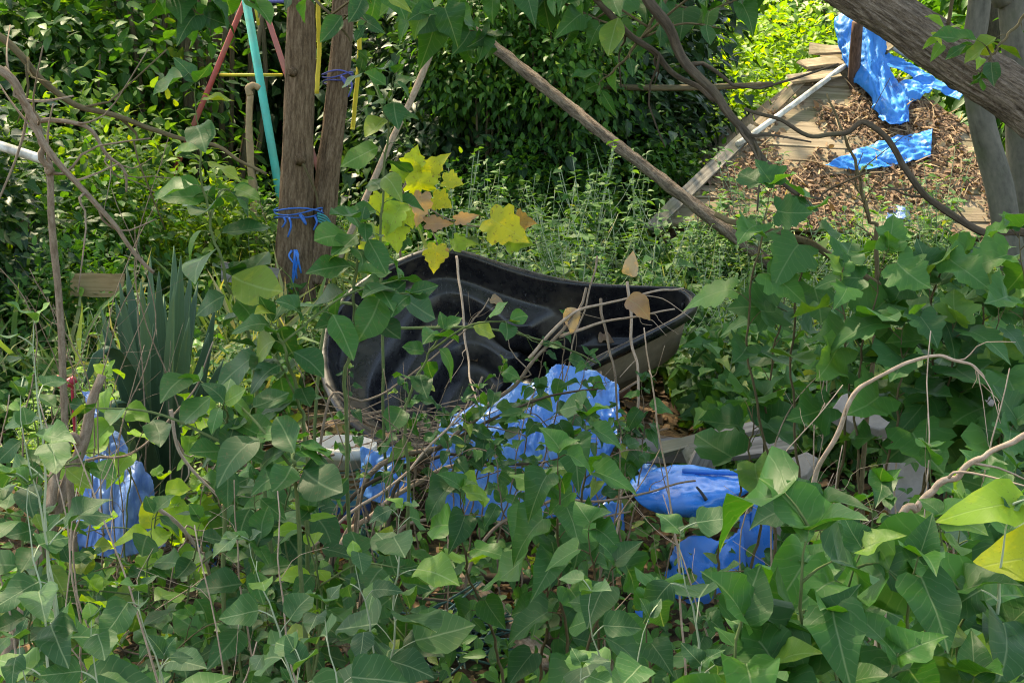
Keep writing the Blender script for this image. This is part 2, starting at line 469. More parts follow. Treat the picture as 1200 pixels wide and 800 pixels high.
M['ropeblue'] = plain_mat('blue_twine', (0.03, 0.14, 0.48), 0.6, 0.3, 60.0, 0.4, 0.002, 0.3)
M['ropeviolet'] = plain_mat('violet_twine', (0.09, 0.10, 0.34), 0.6, 0.3, 60.0, 0.4, 0.002, 0.3)
M['ropeteal'] = plain_mat('teal_twine', (0.03, 0.26, 0.28), 0.6, 0.3, 60.0, 0.4, 0.002, 0.3)
M['pipe'] = plain_mat('white_pipe', (0.66, 0.64, 0.60), 0.45, 0.12, 8.0, 0.1, 0.002, 0.4, (0.22, 0.2, 0.16), 9.0, 0.8)
M['wire'] = plain_mat('dark_green_wire', (0.02, 0.075, 0.062), 0.4, 0.3, 40.0, 0.1, 0.001, 0.5)
M['straw'] = plain_mat('straw_fibre', (0.38, 0.27, 0.16), 0.9, 0.4, 40.0, 0.5, 0.004, 0.2)
M['redplastic'] = plain_mat('red_plastic', (0.42, 0.03, 0.06), 0.4, 0.3, 10.0, 0.1, 0.002, 0.4)
M['white'] = plain_mat('dirty_white_plastic', (0.62, 0.61, 0.57), 0.4, 0.12, 12.0, 0.1, 0.002, 0.45, (0.3, 0.26, 0.2), 8.0, 0.6)
M['brick'] = plain_mat('old_brick', (0.27, 0.12, 0.08), 0.9, 0.4, 30.0, 0.6, 0.004, 0.2, (0.2, 0.17, 0.14), 6.0, 0.6)

def soil_mat():
    k = NT('soil_with_litter')
    oc = k.coord('Object')
    n1 = k.noise(oc, 2.0, 5.0); n2 = k.noise(oc, 34.0, 6.0, 0.7)
    vo = k.n('ShaderNodeTexVoronoi'); k.l(oc, vo.inputs['Vector']); vo.inputs['Scale'].default_value = 24.0
    c = k.ramp(n2, [(0.3, (0.028, 0.02, 0.013)), (0.5, (0.075, 0.05, 0.03)), (0.72, (0.16, 0.105, 0.065))])
    c = k.mix(k.ramp(n1, [(0.42, 0.0), (0.62, 0.6)]), c, (0.05, 0.06, 0.025, 1))
    h = k.math('ADD', n2, k.math('MULTIPLY', vo.outputs['Distance'], 0.6))
    return k.done(k.bsdf(c, 0.95, 0.15, k.bump(h, 0.9, 0.03)))
M['soil'] = soil_mat()

def label_mat():
    """paint bucket: white plastic with a printed band of stripes"""
    k = NT('striped_bucket_label')
    z = k.n('ShaderNodeSeparateXYZ'); k.l(k.coord('Object'), z.inputs[0])
    f = k.math('DIVIDE', z.outputs[2], 0.30, clamp=True)
    wh = (0.66, 0.64, 0.58); tn = (0.42, 0.24, 0.12); lb = (0.12, 0.42, 0.66); db = (0.03, 0.14, 0.52); rd = (0.55, 0.09, 0.13)
    st = [(0.0, wh), (0.10, rd), (0.16, wh), (0.20, rd), (0.26, wh), (0.29, db), (0.42, wh), (0.44, lb), (0.50, wh), (0.52, lb), (0.57, wh),
          (0.59, lb), (0.63, wh), (0.65, tn), (0.69, wh), (0.72, tn), (0.755, wh), (0.79, tn), (0.82, wh), (0.86, tn), (0.885, wh)]
    c = k.ramp(f, st, 'CONSTANT')
    dm = k.ramp(k.noise(k.coord('Object'), 9.0, 5.0), [(0.48, 0.0), (0.7, 0.5)])
    return k.done(k.bsdf(k.mix(dm, c, (0.25, 0.2, 0.14, 1)), 0.42, 0.4))
M['label'] = label_mat()

# ------------------------------------------------------------------ leaves
OUT = {
 'heart': ([(0,0),(.17,-.10),(.33,-.07),(.43,.05),(.46,.19),(.43,.34),(.37,.48),(.28,.62),(.18,.76),(.09,.88),(.03,.96),(0,1)],
           [0,.02,.05,.1,.2,.33,.47,.61,.75,.87,.95,1]),
 'poplar': ([(0,0),(.14,.01),(.28,.05),(.36,.13),(.415,.22),(.40,.31),(.42,.40),(.375,.50),(.35,.60),(.26,.71),(.20,.80),(.09,.91),(0,1)],
            [0,.03,.08,.15,.23,.32,.41,.51,.61,.72,.81,.92,1]),
 'oval': ([(0,0),(.07,.06),(.16,.14),(.235,.25),(.275,.38),(.28,.50),(.25,.63),(.19,.75),(.11,.86),(.045,.95),(0,1)],
          [0,.06,.14,.25,.38,.5,.63,.75,.86,.95,1]),
 'vine': ([(0,0),(.18,-.12),(.38,-.10),(.42,.04),(.36,.14),(.54,.22),(.56,.36),(.40,.42),(.42,.54),(.26,.62),(.22,.76),(.09,.88),(0,1)],
          [0,.01,.03,.08,.15,.24,.34,.43,.53,.63,.75,.88,1]),
 'small': ([(0,0),(.17,.10),(.27,.32),(.24,.56),(.12,.82),(0,1)], [0,.1,.32,.56,.82,1]),
 'tiny': ([(0,0),(.25,.22),(.27,.52),(0,1)], [0,.22,.55,1]),
 'lance': ([(0,0),(.07,.14),(.10,.4),(.07,.72),(0,1)], [0,.14,.4,.72,1]),
 'ivy': ([(0,0),(.26,-.08),(.42,.14),(.24,.36),(.16,.64),(0,1)], [0,.04,.18,.38,.66,1]),
 'straw': ([(0,0),(.03,.1),(.03,.6),(0,1)], [0,.1,.6,1]),
}
def leaf_tmpl(kind, fold=0.25, droop=0.25, wave=0.05, ph=0.0, asym=0.0):
    o, m = OUT[kind]
    n = len(o)
    vs, uv, fs = [], [], []
    mid, lf, rt = [], [], []
    def add(x, y, my):
        z = fold * abs(x) - droop * y * abs(y) + wave * math.sin(y * 9 + ph + (1.7 if x > 0 else 0)) * abs(x) * 2.2 - 0.25 * fold * x * x * 3
        vs.append((x + asym * y * (1 - y), y, z)); uv.append((0.5 + x, y)); return len(vs) - 1
    for i in range(n): mid.append(add(0, m[i], m[i]))
    for sgn, lst in ((-1, lf), (1, rt)):
        for i in range(n):
            lst.append(mid[i] if i in (0, n - 1) else add(sgn * o[i][0], o[i][1], m[i]))
    for i in range(n - 1):
        for lst, fl in ((rt, False), (lf, True)):
            q = [mid[i], lst[i], lst[i + 1], mid[i + 1]]
            q = [a for j, a in enumerate(q) if a not in q[:j]]
            fs.append(tuple(reversed(q)) if fl else tuple(q))
    return np.array(vs), fs, np.array(uv)

_leafmesh = {}
def leaf_meshes(kind, mat, nv=12):
    key = (kind, mat)
    if key not in _leafmesh:
        r = random.Random(hash(kind) % 1000 if False else sum(map(ord, kind + mat)))
        out = []
        for i in range(nv):
            v, f, uv = leaf_tmpl(kind, r.uniform(0.05, 0.75), r.uniform(-.05, 0.75), r.uniform(0.03, 0.20), r.uniform(0, 6), r.uniform(-.22, .22))
            v = v * np.array((r.uniform(.78, 1.12), 1, 1))
            v[:, 2] += .12 * v[:, 0] * r.uniform(-1.6, 1.6)
            mb = MB(); mb.add([tuple(x) for x in v], f, [tuple(x) for x in uv])
            out.append(mb.mesh('leaf', M[mat]))
        _leafmesh[key] = out
    return _leafmesh[key]

def frame(axis, nrm):
    y = Vector(axis).normalized()
    z = Vector(nrm); z = z - y * z.dot(y)
    if z.length < 1e-4: z = y.orthogonal()
    z.normalize()
    x = y.cross(z)
    return x, y, z

def leaf_obj(parent, kind, mat, pos, axis, nrm, size, name='leaf', widen=1.0):
    o = bpy.data.objects.new(name, RN.choice(leaf_meshes(kind, mat)))
    x, y, z = frame(axis, nrm)
    p = Vector(pos) - parent.location
    o.matrix_basis = Matrix(((x.x * size * widen, y.x * size, z.x * size, p.x), (x.y * size * widen, y.y * size, z.y * size, p.y),
                             (x.z * size * widen, y.z * size, z.z * size, p.z), (0, 0, 0, 1)))
    o.parent = parent
    COL.objects.link(o)
    return o

def cloud_mesh(name, kind, mat, pos, axis, nrm, size, variants=4, fold=(0.15, 0.5), droop=(0.05, 0.4)):
    """many small leaves joined into one mesh (numpy)"""
    N = len(pos)
    pos = np.asarray(pos, float); axis = np.asarray(axis, float); nrm = np.asarray(nrm, float); size = np.asarray(size, float)
    y = axis / (np.linalg.norm(axis, axis=1, keepdims=True) + 1e-9)
    z = nrm - y * (nrm * y).sum(1, keepdims=True)
    z /= (np.linalg.norm(z, axis=1, keepdims=True) + 1e-9)
    x = np.cross(y, z)
    Rm = np.stack([x, y, z], axis=1)           # rows
    var = NR.integers(0, variants, N)
    allv, alluv, allr, loops, starts, tot = [], [], [], [], [], []
    voff = 0; loff = 0
    for k in range(variants):
        sel = np.nonzero(var == k)[0]
        if not len(sel): continue
        tv, tf, tuv = leaf_tmpl(kind, NR.uniform(*fold), NR.uniform(*droop), 0.05, k * 1.3)
        n = len(tv)
        V = np.einsum('ij,njk->nik', tv, Rm[sel]) * size[sel][:, None, None] + pos[sel][:, None, :]
        allv.append(V.reshape(-1, 3))
        alluv.append(np.tile(tuv, (len(sel), 1)))
        allr.append(np.repeat(NR.random(len(sel)), n))
        fl = np.concatenate([np.array(f) for f in tf]); cnt = np.array([len(f) for f in tf])
        L = (fl[None, :] + (np.arange(len(sel)) * n)[:, None]).ravel() + voff
        loops.append(L)
        tot.append(np.tile(cnt, len(sel)))
        voff += n * len(sel)
    V = np.concatenate(allv); L = np.concatenate(loops).astype(np.int32); T = np.concatenate(tot).astype(np.int32)
    me = bpy.data.meshes.new(name)
    me.vertices.add(len(V)); me.vertices.foreach_set('co', V.astype(np.float32).ravel())
    me.loops.add(len(L)); me.loops.foreach_set('vertex_index', L)
    st = np.concatenate([[0], np.cumsum(T)[:-1]]).astype(np.int32)
    me.polygons.add(len(T)); me.polygons.foreach_set('loop_start', st)
    ul = me.uv_layers.new(name='uv')
    ul.data.foreach_set('uv', np.concatenate(alluv)[L].astype(np.float32).ravel())
    a = me.attributes.new('rnd', 'FLOAT', 'POINT')
    a.data.foreach_set('value', np.concatenate(allr).astype(np.float32))
    me.materials.append(M[mat])
    me.update(calc_edges=True)
    me.shade_smooth()
    return me

def unit(n):
    v = NR.normal(size=(n, 3))
    return v / np.linalg.norm(v, axis=1, keepdims=True)

def clump_points(center, radii, n, clumps, spread, shell=0.55):
    """leaf positions bunched round clump centres inside an ellipsoid, with outward directions"""
    d = unit(clumps)
    r = shell + (1 - shell) * NR.random(clumps) ** 0.6
    c = d * r[:, None] * np.array(radii)
    idx = NR.integers(0, clumps, n)
    off = NR.normal(size=(n, 3)) * spread
    p = c[idx] + off
    outw = p / np.array(radii)
    outw /= np.linalg.norm(outw, axis=1, keepdims=True) + 1e-9
    return p + np.array(center), outw, off / (np.linalg.norm(off, axis=1, keepdims=True) + 1e-9)

def add_mesh(name, me, parent=None, loc=None):
    o = bpy.data.objects.new(name, me)
    COL.objects.link(o)
    if parent: o.parent = parent
    if loc is not None: o.location = loc
    return o

# ------------------------------------------------------------------ ground
def ground():
    n = 190
    t = np.linspace(-1, 1, n)
    g = np.sinh(t * 4.2) / np.sinh(4.2) * 140
    vs, fs = [], []
    for j in range(n):
        for i in range(n):
            x, y = g[i], g[j] + 6
            vs.append((x, y, gh(x, y)))
    for j in range(n - 1):
        for i in range(n - 1):
            a = j * n + i
            fs.append((a, a + 1, a + n + 1, a + n))
    mb = MB(); mb.add(vs, fs)
    o = mb.build('ground', M['soil'])
    o['kind'] = 'structure'
ground()
# ==== BODY ====
# ------------------------------------------------------------------ boards
def board_mesh(L, W, T, mat, rng, warp=0.01, ragged=0.02, n=6):
    mb = MB(); vs, fs, uv = [], [], []
    ph = rng.uniform(0, 6); w1 = rng.uniform(-warp, warp); w2 = rng.uniform(-warp, warp)
    for i in range(n):
        t = i / (n - 1)
        for k, (sy, sz) in enumerate(((-1, -1), (1, -1), (1, 1), (-1, 1))):
            x = (t - 0.5) * L
            if i in (0, n - 1): x += rng.uniform(-ragged, ragged)
            z = sz * T / 2 + w1 * math.sin(t * 3.1 + ph) + sy * w2 * (t - 0.5)
            yy = sy * (W / 2 + rng.uniform(-0.004, 0.002))
            vs.append((x, yy, z)); uv.append((x, yy))
    for i in range(n - 1):
        for k in range(4):
            a = i * 4 + k; b = i * 4 + (k + 1) % 4
            fs.append((a, b, b + 4, a + 4))
    fs += [(3, 2, 1, 0), tuple((n - 1) * 4 + k for k in range(4))]
    mb.add(vs, fs, uv)
    return mb.mesh('plank', M[mat], smooth=False)

def board(name, parent, c, ax, nz, L, W, T, mat, rng, warp=0.01, ragged=0.02):
    o = bpy.data.objects.new(name, board_mesh(L, W, T, mat, rng, warp, ragged))
    x = Vector(ax).normalized(); z = Vector(nz); z = (z - x * z.dot(x)).normalized(); y = z.cross(x)
    c = Vector(c) - (parent.location if parent else Vector())
    o.matrix_basis = Matrix(((x.x, y.x, z.x, c.x), (x.y, y.y, z.y, c.y), (x.z, y.z, z.z, c.z), (0, 0, 0, 1)))
    if parent: o.parent = parent
    COL.objects.link(o)
    return o

# ------------------------------------------------------------------ collapsed shed
APEX = P(985, 52, 10.4); EL = P(768, 266, 8.6); ER = P(1330, 285, 8.9)
RNRM = (ER - EL).cross(APEX - EL).normalized()
if RNRM.z < 0: RNRM = -RNRM
def roofP(px, py, off=0.0):
    r = ray(px, py)
    k = (APEX - CAM).dot(RNRM) / r.dot(RNRM)
    return CAM + r * k + RNRM * off

def shed():
    rng = random.Random(5)
    base = EL.lerp(ER, 0.5); base.z = gh(base.x, base.y)
    root = empty('collapsed_shed', base, 'low collapsed shed with weathered plank roof strewn with brown leaf litter', 'shed')
    ex = (ER - EL).normalized()
    eu = RNRM.cross(ex).normalized()
    if eu.z < 0: eu = -eu
    H = (APEX - EL).dot(eu); ax_ = (APEX - EL).dot(ex); Wd = (ER - EL).dot(ex)
    bw = 0.135
    nrow = int(H / bw)
    for i in range(nrow):
        v = (i + 0.5) * bw
        t = v / H
        x0 = ax_ * t - rng.uniform(-.02, .04); x1 = Wd + (ax_ - Wd) * t + rng.uniform(-.02, .05)
        cuts = [x0]
        if x1 - x0 > 0.9: cuts.append(x0 + (x1 - x0) * rng.uniform(.35, .65))
        cuts.append(x1)
        for a, b in zip(cuts, cuts[1:]):
            c = EL + ex * ((a + b) / 2) + eu * v + RNRM * rng.uniform(-.012, .006)
            nz = RNRM + eu * rng.uniform(-.05, .02) + ex * rng.uniform(-.01, .01)
            board('plank', root, c, ex + eu * rng.uniform(-.012, .012), nz, b - a - .012, bw - rng.uniform(.004, .014), .022, 'plank', rng)
    # left roof face, falling away behind the hip
    BL = EL + Vector((0.35, 2.6, 0.05))
    n2 = (APEX - EL).cross(BL - EL).normalized()
    if n2.z < 0: n2 = -n2
    e2 = (BL - EL).normalized(); u2 = n2.cross(e2).normalized()
    if u2.z < 0: u2 = -u2
    H2 = (APEX - EL).dot(u2); a2 = (APEX - EL).dot(e2); W2 = (BL - EL).dot(e2)
    for i in range(int(H2 / .16)):
        v = (i + .5) * .16; t = v / H2
        x0 = a2 * t; x1 = W2 + (a2 - W2) * t
        if x1 - x0 < .1: continue
        board('plank', root, EL + e2 * ((x0 + x1) / 2) + u2 * v - n2 * .03, e2, n2, x1 - x0, .15, .022, 'plank', rng)
    # hip boards
    d = APEX - EL
    board('rake_board', root, EL + d * .24 + RNRM * .02, d, RNRM, d.length * .52, .085, .03, 'greywood', rng, .02)
    board('rake_board', root, EL + d * .70 + RNRM * .012, d, RNRM, d.length * .38, .06, .022, 'plank', rng, .02)
    # broken boards sticking up by the apex
    for px, py, L, a in ((958, 82, .30, .1), (950, 98, .34, .25), (968, 66, .22, -.1)):
        c = roofP(px, py, .06)
        board('broken_plank', root, c, ex + eu * a, RNRM + Vector((-.3, 0, .2)), L, .11, .02, 'plank', rng, .02, .05)
    # walls and posts below the eave
    for q in (EL + ex * .1, EL + ex * (Wd * .5), ER - ex * .1, BL):
        g = gh(q.x, q.y)
        mb = MB().box(((q.x), q.y + .08, (q.z + g) / 2 - .05), .09, .09, max(.1, q.z - g - .04))
        mb.build('post', M['oldpost'], root, smooth=False)
    for i in range(5):
        z = EL.z - .10 - i * .13
        if z < .04: break
        board('wall_plank', root, EL.lerp(ER, .5) + Vector((0, .13, z - EL.lerp(ER, .5).z)), ex, (0, -1, 0), Wd - .1, .12, .022, 'oldpost', rng)
    return root
shed()

def wrinkle(rows, amp, freq, seed, nrm=None, crease=False):
    out = []
    n, m = len(rows), len(rows[0])
    for i in range(n):
        r = []
        for j in range(m):
            p = rows[i][j]
            du = rows[i][min(j + 1, m - 1)] - rows[i][max(j - 1, 0)]
            dv = rows[min(i + 1, n - 1)][j] - rows[max(i - 1, 0)][j]
            nn = du.cross(dv)
            nn = nn.normalized() if nn.length > 1e-9 else Vector((0, 0, 1))
            if nrm is not None and nn.dot(nrm) < 0: nn = -nn
            q = Vector((p.x * freq[0], p.y * freq[1], p.z * freq[2])) + Vector((seed, seed * 2, -seed))
            if crease:
                w_ = q + Vector((noise.noise(q * .7) * .9, noise.noise(q * .7 + Vector((5, 1, 2))) * .9, 0))
                h = 1.2 * (.5 - abs(noise.noise(w_))) + .7 * (.4 - abs(noise.noise(w_ * 2.1 + Vector((3, 0, 0))))) + .25 * (.3 - abs(noise.noise(w_ * 4.7)))
            else:
                h = noise.noise(q) + .5 * abs(noise.noise(q * 2.3)) + .3 * noise.noise(q * 4.1)
            r.append(p + nn * (h * amp))
        out.append(r)
    return out

def loft(rows, nu, nv):
    """rows: lists of control points, top to bottom -> fine grid"""
    a = [catmull(r, nu) for r in rows]
    cols = [catmull([a[i][j] for i in range(len(a))], nv) for j in range(nu)]
    return [[cols[j][i] for j in range(nu)] for i in range(nv)]

def fray(rows, amt, seed):
    """torn, uneven edges"""
    n, m = len(rows), len(rows[0])
    for i in range(n):
        for j in (0, m - 1):
            o = rows[i][1 if j == 0 else m - 2]
            rows[i][j] = rows[i][j].lerp(o, amt * (noise.noise(Vector((i * .9, seed, j))) + .4))
    for j in range(m):
        for i in (0, n - 1):
            o = rows[1 if i == 0 else n - 2][j]
            rows[i][j] = rows[i][j].lerp(o, amt * (noise.noise(Vector((j * .9, seed + 5, i))) + .4))
    return rows

def tarps():
    RP = lambda l, o: [roofP(x, y, o + (e[0] if e else 0)) for (x, y, *e) in l]
    mb = MB()
    # bunched drape round the post, running down the roof
    rows = [RP([(988, 42, .20), (997, 34, .30), (1008, 30, .30), (1016, 40, .22)], .02),
            RP([(976, 46, .12), (994, 55, .22), (1012, 60, .26), (1025, 62, .14)], .02),
            RP([(978, 62, .08), (996, 80, .15), (1016, 88, .18), (1030, 82, .06)], .02),
            RP([(996, 96, .04), (1010, 104, .10), (1026, 112, .10), (1040, 104, .04)], .02),
            RP([(1014, 112, .03), (1022, 126, .06), (1036, 134, .06), (1060, 120, .03)], .02),
            RP([(1026, 132, .02), (1030, 148, .04), (1042, 158, .04), (1061, 152, .02)], .015)]
    g = wrinkle(loft(rows, 70, 90), .055, (13, 5, 3), 3, RNRM, True)
    mb.grid(fray(g, .9, 1))
    rows = [RP([(1026, 66), (1055, 78), (1090, 98), (1127, 118)], .05),
            RP([(1028, 82), (1056, 90), (1088, 107), (1122, 124)], .03)]
    mb.grid(fray(wrinkle(loft(rows, 70, 20), .03, (6, 9, 9), 8, RNRM, True), .6, 2))
    rows = [RP([(1036, 118), (1054, 104), (1074, 98), (1089, 102)], .03),
            RP([(1040, 128), (1056, 116), (1076, 112), (1088, 116)], .05),
            RP([(1044, 146), (1052, 134), (1060, 126), (1066, 122)], .03)]
    mb.grid(fray(wrinkle(loft(rows, 50, 40), .05, (6, 8, 10), 13, RNRM, True), .8, 3))
    o = mb.build('tarpaulin', M['tarp'])
    solid(o, .003)
    tag(o, 'torn bright blue tarpaulin bunched round the dark post on the shed roof', 'tarpaulin')
    mb = MB()
    rows = [RP([(1008, 182), (1040, 168), (1066, 161), (1091, 157)], .02),
            RP([(982, 190), (1036, 182), (1066, 176), (1089, 172)], .04),
            RP([(964, 199), (1006, 205), (1050, 198), (1088, 189)], .02)]
    mb.grid(fray(wrinkle(loft(rows, 70, 40), .035, (5, 6, 9), 21, RNRM, True), .9, 4))
    o = mb.build('tarpaulin_scrap', M['tarp']); solid(o, .003)
    tag(o, 'loose flat scrap of blue tarpaulin low on the plank roof', 'tarpaulin')
    mb = MB()
    rows = [RP([(1040, 246), (1052, 243), (1064, 250)], .03), RP([(1036, 262), (1052, 262), (1068, 264)], .02)]
    mb.grid(fray(wrinkle(loft(rows, 14, 10), .03, (12, 12, 12), 31, RNRM), .9, 5))
    o = mb.build('tarpaulin_scrap', M['tarpfaded']); solid(o, .003)
    tag(o, 'small faded blue tarpaulin scrap at the roof eave among green leaves', 'tarpaulin')
    # post
    a = roofP(1000, 101, .0); b = P(1005, 26, a.y - .12)
    mb = MB().tube([a + Vector((0, 0, -.75)), a, b], .046, .04, 8, 12, .1, 2)
    tag(mb.build('wooden_post', M['oldpost']), 'dark brown post standing up through the blue tarpaulin on the roof', 'post')
    # pipes
    mb = MB().tube([roofP(990, 84, .07), roofP(935, 124, .05), roofP(880, 163, .04), roofP(862, 176, .05)], .020, None, 10, 16)
    tag(mb.build('white_pipe', M['pipe']), 'scuffed white pipe lying aslant on the plank roof, left of the post', 'pipe')
    mb = MB().tube([roofP(1026, 58, .09), roofP(1060, 76, .08), roofP(1100, 94, .07), roofP(1134, 114, .06)], .022, None, 10, 16)
    tag(mb.build('grey_pipe', M['pipe']), 'grey white pipe along the roof hip above the blue tarpaulin', 'pipe')
    board('tan_batten', None, roofP(1046, 62, .12), roofP(1060, 52, .18) - roofP(1030, 72, .1), RNRM, .32, .06, .03, 'plank', RN)
    tag(bpy.context.scene.collection.objects[-1], 'short tan batten crossing the grey pipe at the roof top', 'batten')
tarps()

def roof_litter():
    n = 13000
    pos, ax, nr = [], [], []
    ex = (ER - EL).normalized(); eu = RNRM.cross(ex).normalized()
    if eu.z < 0: eu = -eu
    H = (APEX - EL).dot(eu); a_ = (APEX - EL).dot(ex); Wd = (ER - EL).dot(ex)
    while len(pos) < n:
        t = RN.random() ** 1.2 * .95
        x0 = a_ * t; x1 = Wd + (a_ - Wd) * t
        x = RN.uniform(x0, x1)
        p = EL + ex * x + eu * (t * H)
        dens = 1.3 * noise.noise(p * 1.9) + .8 * noise.noise(p * 5) + .25 - .5 * max(0, .22 - (x - x0))
        if (x - x0) < .55 and t > .25: dens -= .45
        if dens < RN.uniform(-.1, .45): continue
        pos.append(p + RNRM * (.014 + .02 * RN.random()))
        d = Vector((RN.gauss(0, 1), RN.gauss(0, 1), RN.gauss(0, .5))); d -= RNRM * d.dot(RNRM) * .75
        ax.append(d); nr.append(RNRM + Vector((RN.gauss(0, .4), RN.gauss(0, .4), RN.gauss(0, .4))))
    sz = NR.uniform(.012, .042, n) * NR.choice([1, 1, 1, 1.6], n)
    o = add_mesh('roof_litter', cloud_mesh('roof_litter', 'small', 'deadred', pos, ax, nr, sz))
    tag(o, 'reddish brown fallen leaves carpeting the shed roof', 'leaf litter', kind='stuff')
    m = 260
    pos2 = [pos[RN.randrange(n)] + RNRM * .015 for _ in range(m)]
    ax2 = [ex * RN.gauss(0, 1) + eu * RN.gauss(0, 1) + RNRM * abs(RN.gauss(0, .25)) for _ in range(m)]
    o = add_mesh('straw', cloud_mesh('straw', 'straw', 'papery', pos2, ax2, [RNRM] * m, NR.uniform(.06, .16, m)))
    tag(o, 'dry straw and dead stalks caught on the shed roof', 'straw', kind='stuff')
roof_litter()

# ------------------------------------------------------------------ trees
def crown(parent, center, radii, n, clumps, mat='tree_leaf', size=(.10, .17), kind='small', spread=.38, shell=.35):
    p, outw, off = clump_points((0, 0, 0), radii, n, clumps, spread, shell)
    ax = outw * .6 + off * .8 + unit(n) * .7 + np.array((0, 0, -.5))
    nr = np.array((0, 0, 1.0)) + unit(n) * .75 + outw * .3
    me = cloud_mesh('crown', kind, mat, p, ax, nr, NR.uniform(*size, n))
    o = add_mesh('crown', me, parent, Vector(center) - parent.location)
    return o

def twin_tree():
    g = P(350, 330, 7.5); base = Vector((g.x, 7.5, 0)); base.z = gh(base.x, base.y)
    root = empty('tree', base, 'grey brown twin trunked tree tied with blue twine behind the black pond', 'tree')
    A = [base + Vector((.01, 0, -.1)), P(346, 330, 7.5), P(348, 200, 7.5), P(352, 60, 7.5), P(353, -20, 7.5), Vector((-1.05, 7.6, 3.4)), Vector((-.9, 7.7, 5.2))]
    prof = lambda k: .128 - .028 * min(1, k * 3) + .06 * max(0, 1 - k * 7) - .05 * k
    MB().tube(A, .11, .06, 64, 150, .08, 4, prof=prof, freq=4, ridge=.06, rk=7, rf=3).build('trunk', M['bark'], root)
    B = [P(364, 330, 7.56), P(378, 250, 7.6), P(386, 190, 7.62), P(395, 110, 7.64), P(402, 30, 7.66), P(406, -30, 7.68), Vector((-.55, 7.9, 3.6)), Vector((.1, 8.2, 5.4))]
    MB().tube(B, .085, .04, 56, 130, .10, 9, prof=lambda k: .092 - .02 * min(1, k * 4) - .03 * k, freq=4, ridge=.06, rk=6, rf=3).build('trunk', M['bark'], root)
    MB().tube([P(352, 188, 7.40), P(351, 183, 7.35)], .035, .018, 8).build('knot', M['bark'], root)
    MB().tube([P(343, 85, 7.42), P(342, 84, 7.375)], .026, .016, 8).build('knot', M['bark'], root)
    MB().tube([P(354, 190, 7.38), P(366, 215, 7.41), P(372, 235, 7.44), P(371, 262, 7.46)], .008, .006, 6, 12).build('ivy_stem', M['brownstem'], root)
    crown(root, (-.6, 8.2, 6.2), (2.6, 2.2, 2.2), 5200, 90)
    # ties
    def tie(name, c, r, mat, drops, label):
        mb = MB()
        for kk in range(3):
            pts = []
            for i in range(25):
                a = i / 24 * 2 * math.pi
                rr = r * (1 + .02 * kk)
                pts.append(c + Vector((math.cos(a) * rr, math.sin(a) * rr, .012 * kk + .012 * math.sin(a * 2 + kk * 2) + .02 * math.cos(a + kk))))
            mb.tube(pts, .0042, None, 5, cap=False)
        for dx, l in drops:
            q = c + Vector((dx, -math.sqrt(max(0, r * r - dx * dx)) - .012, 0))
            mb.tube([q, q + Vector((.01, -.012, -l * .4)), q + Vector((-.01, -.008, -l))], .007, .005, 5, 8)
        mb.tube([c + Vector((.05, -r - .005, .0)), c + Vector((.03, -r - .03, .02)), c + Vector((.06, -r - .03, -.03)), c + Vector((.04, -r - .01, .01))], .007, None, 5, 10)
        tag(mb.build(name, M[mat]), label, 'twine')
    tie('twine', P(350, 251, 7.5), .126, 'ropeblue', [(-.03, .10), (-.06, .05), (.10, .07)], 'blue twine knotted round the thicker trunk of the twin tree')
    tie('twine', P(396, 93, 7.64), .080, 'ropeviolet', [(.07, .09)], 'violet blue twine tied round the thinner trunk of the twin tree')
    mb = MB()
    q = P(346, 300, 7.38)
    for i in range(5):
        mb.tube([q + Vector((RN.uniform(-.02, .02), 0, .03)), q + Vector((RN.uniform(-.03, .03), -.02, 0)), q + Vector((RN.uniform(-.03, .03), -.01, -.06 - .03 * i))], .007, .005, 5, 8)
    tag(mb.build('twine_tuft', M['blueplastic']), 'bright blue twine tuft stuck low on the thicker tree trunk', 'twine')
    c = P(350, 253, 7.36)
    mb = MB()
    for i in range(4):
        mb.tube([P(372, 250 + i * 3, 7.42), P(382, 254 + i * 3, 7.46), P(388, 262 + i * 2, 7.5)], .006, .004, 5, 8)
    tag(mb.build('twine_tuft', M['ropeteal']), 'teal twine end sticking out beside the blue knot on the trunk', 'twine')
    mb = MB().tube([P(336, 1, 7.37), P(322, 1, 7.5), P(305, 2, 7.9)], .014, None, 8, 10)
    tag(mb.build('twine', M['ropeviolet']), 'violet strap stretched from the tree trunk towards the teal pole', 'strap')
twin_tree()

def leaning_tree():
    base = Vector((4.6, 5.7, 0)); base.z = gh(base.x, base.y)
    root = empty('leaning_tree', base, 'thick leaning tree trunk with ridged bark crossing above the shed roof', 'tree')
    pts = [base + Vector((0, 0, -.1)), base + Vector((-.45, .15, .35)), P(1330, 208, 6.25), P(1200, 118, 6.5), P(1100, 56, 6.75), P(990, -18, 7.0), P(880, -90, 7.3), P(780, -190, 7.6), P(700, -330, 8)]
    MB().tube(pts, .17, .07, 110, 260, .14, 6, prof=lambda k: .150 - .07 * k, freq=2.4, ridge=.16, rk=8, rf=2.2).build('trunk', M['ridged'], root)
    mb = MB().tube([pts[4] + Vector((.02, -.05, .08)), pts[4] + Vector((.03, -.1, .28)), pts[4] + Vector((.12, -.1, .5))], .01, .006, 6, 8)
    mb.build('stub_twig', M['brownstem'], root)
    for x, y in ((1092, 38), (1112, 34), (1085, 20), (1105, 52), (1150, 68), (1143, 55), (1098, 45)):
        leaf_obj(root, 'small', 'lime', P(x, y, 6.45), (RN.uniform(-1, 1), -.6, RN.uniform(-.3, .4)), (0, -.7, .8), RN.uniform(.06, .12))
    crown(root, (1.2, 8.6, 6.0), (2.2, 2.0, 1.6), 3600, 60)
leaning_tree()

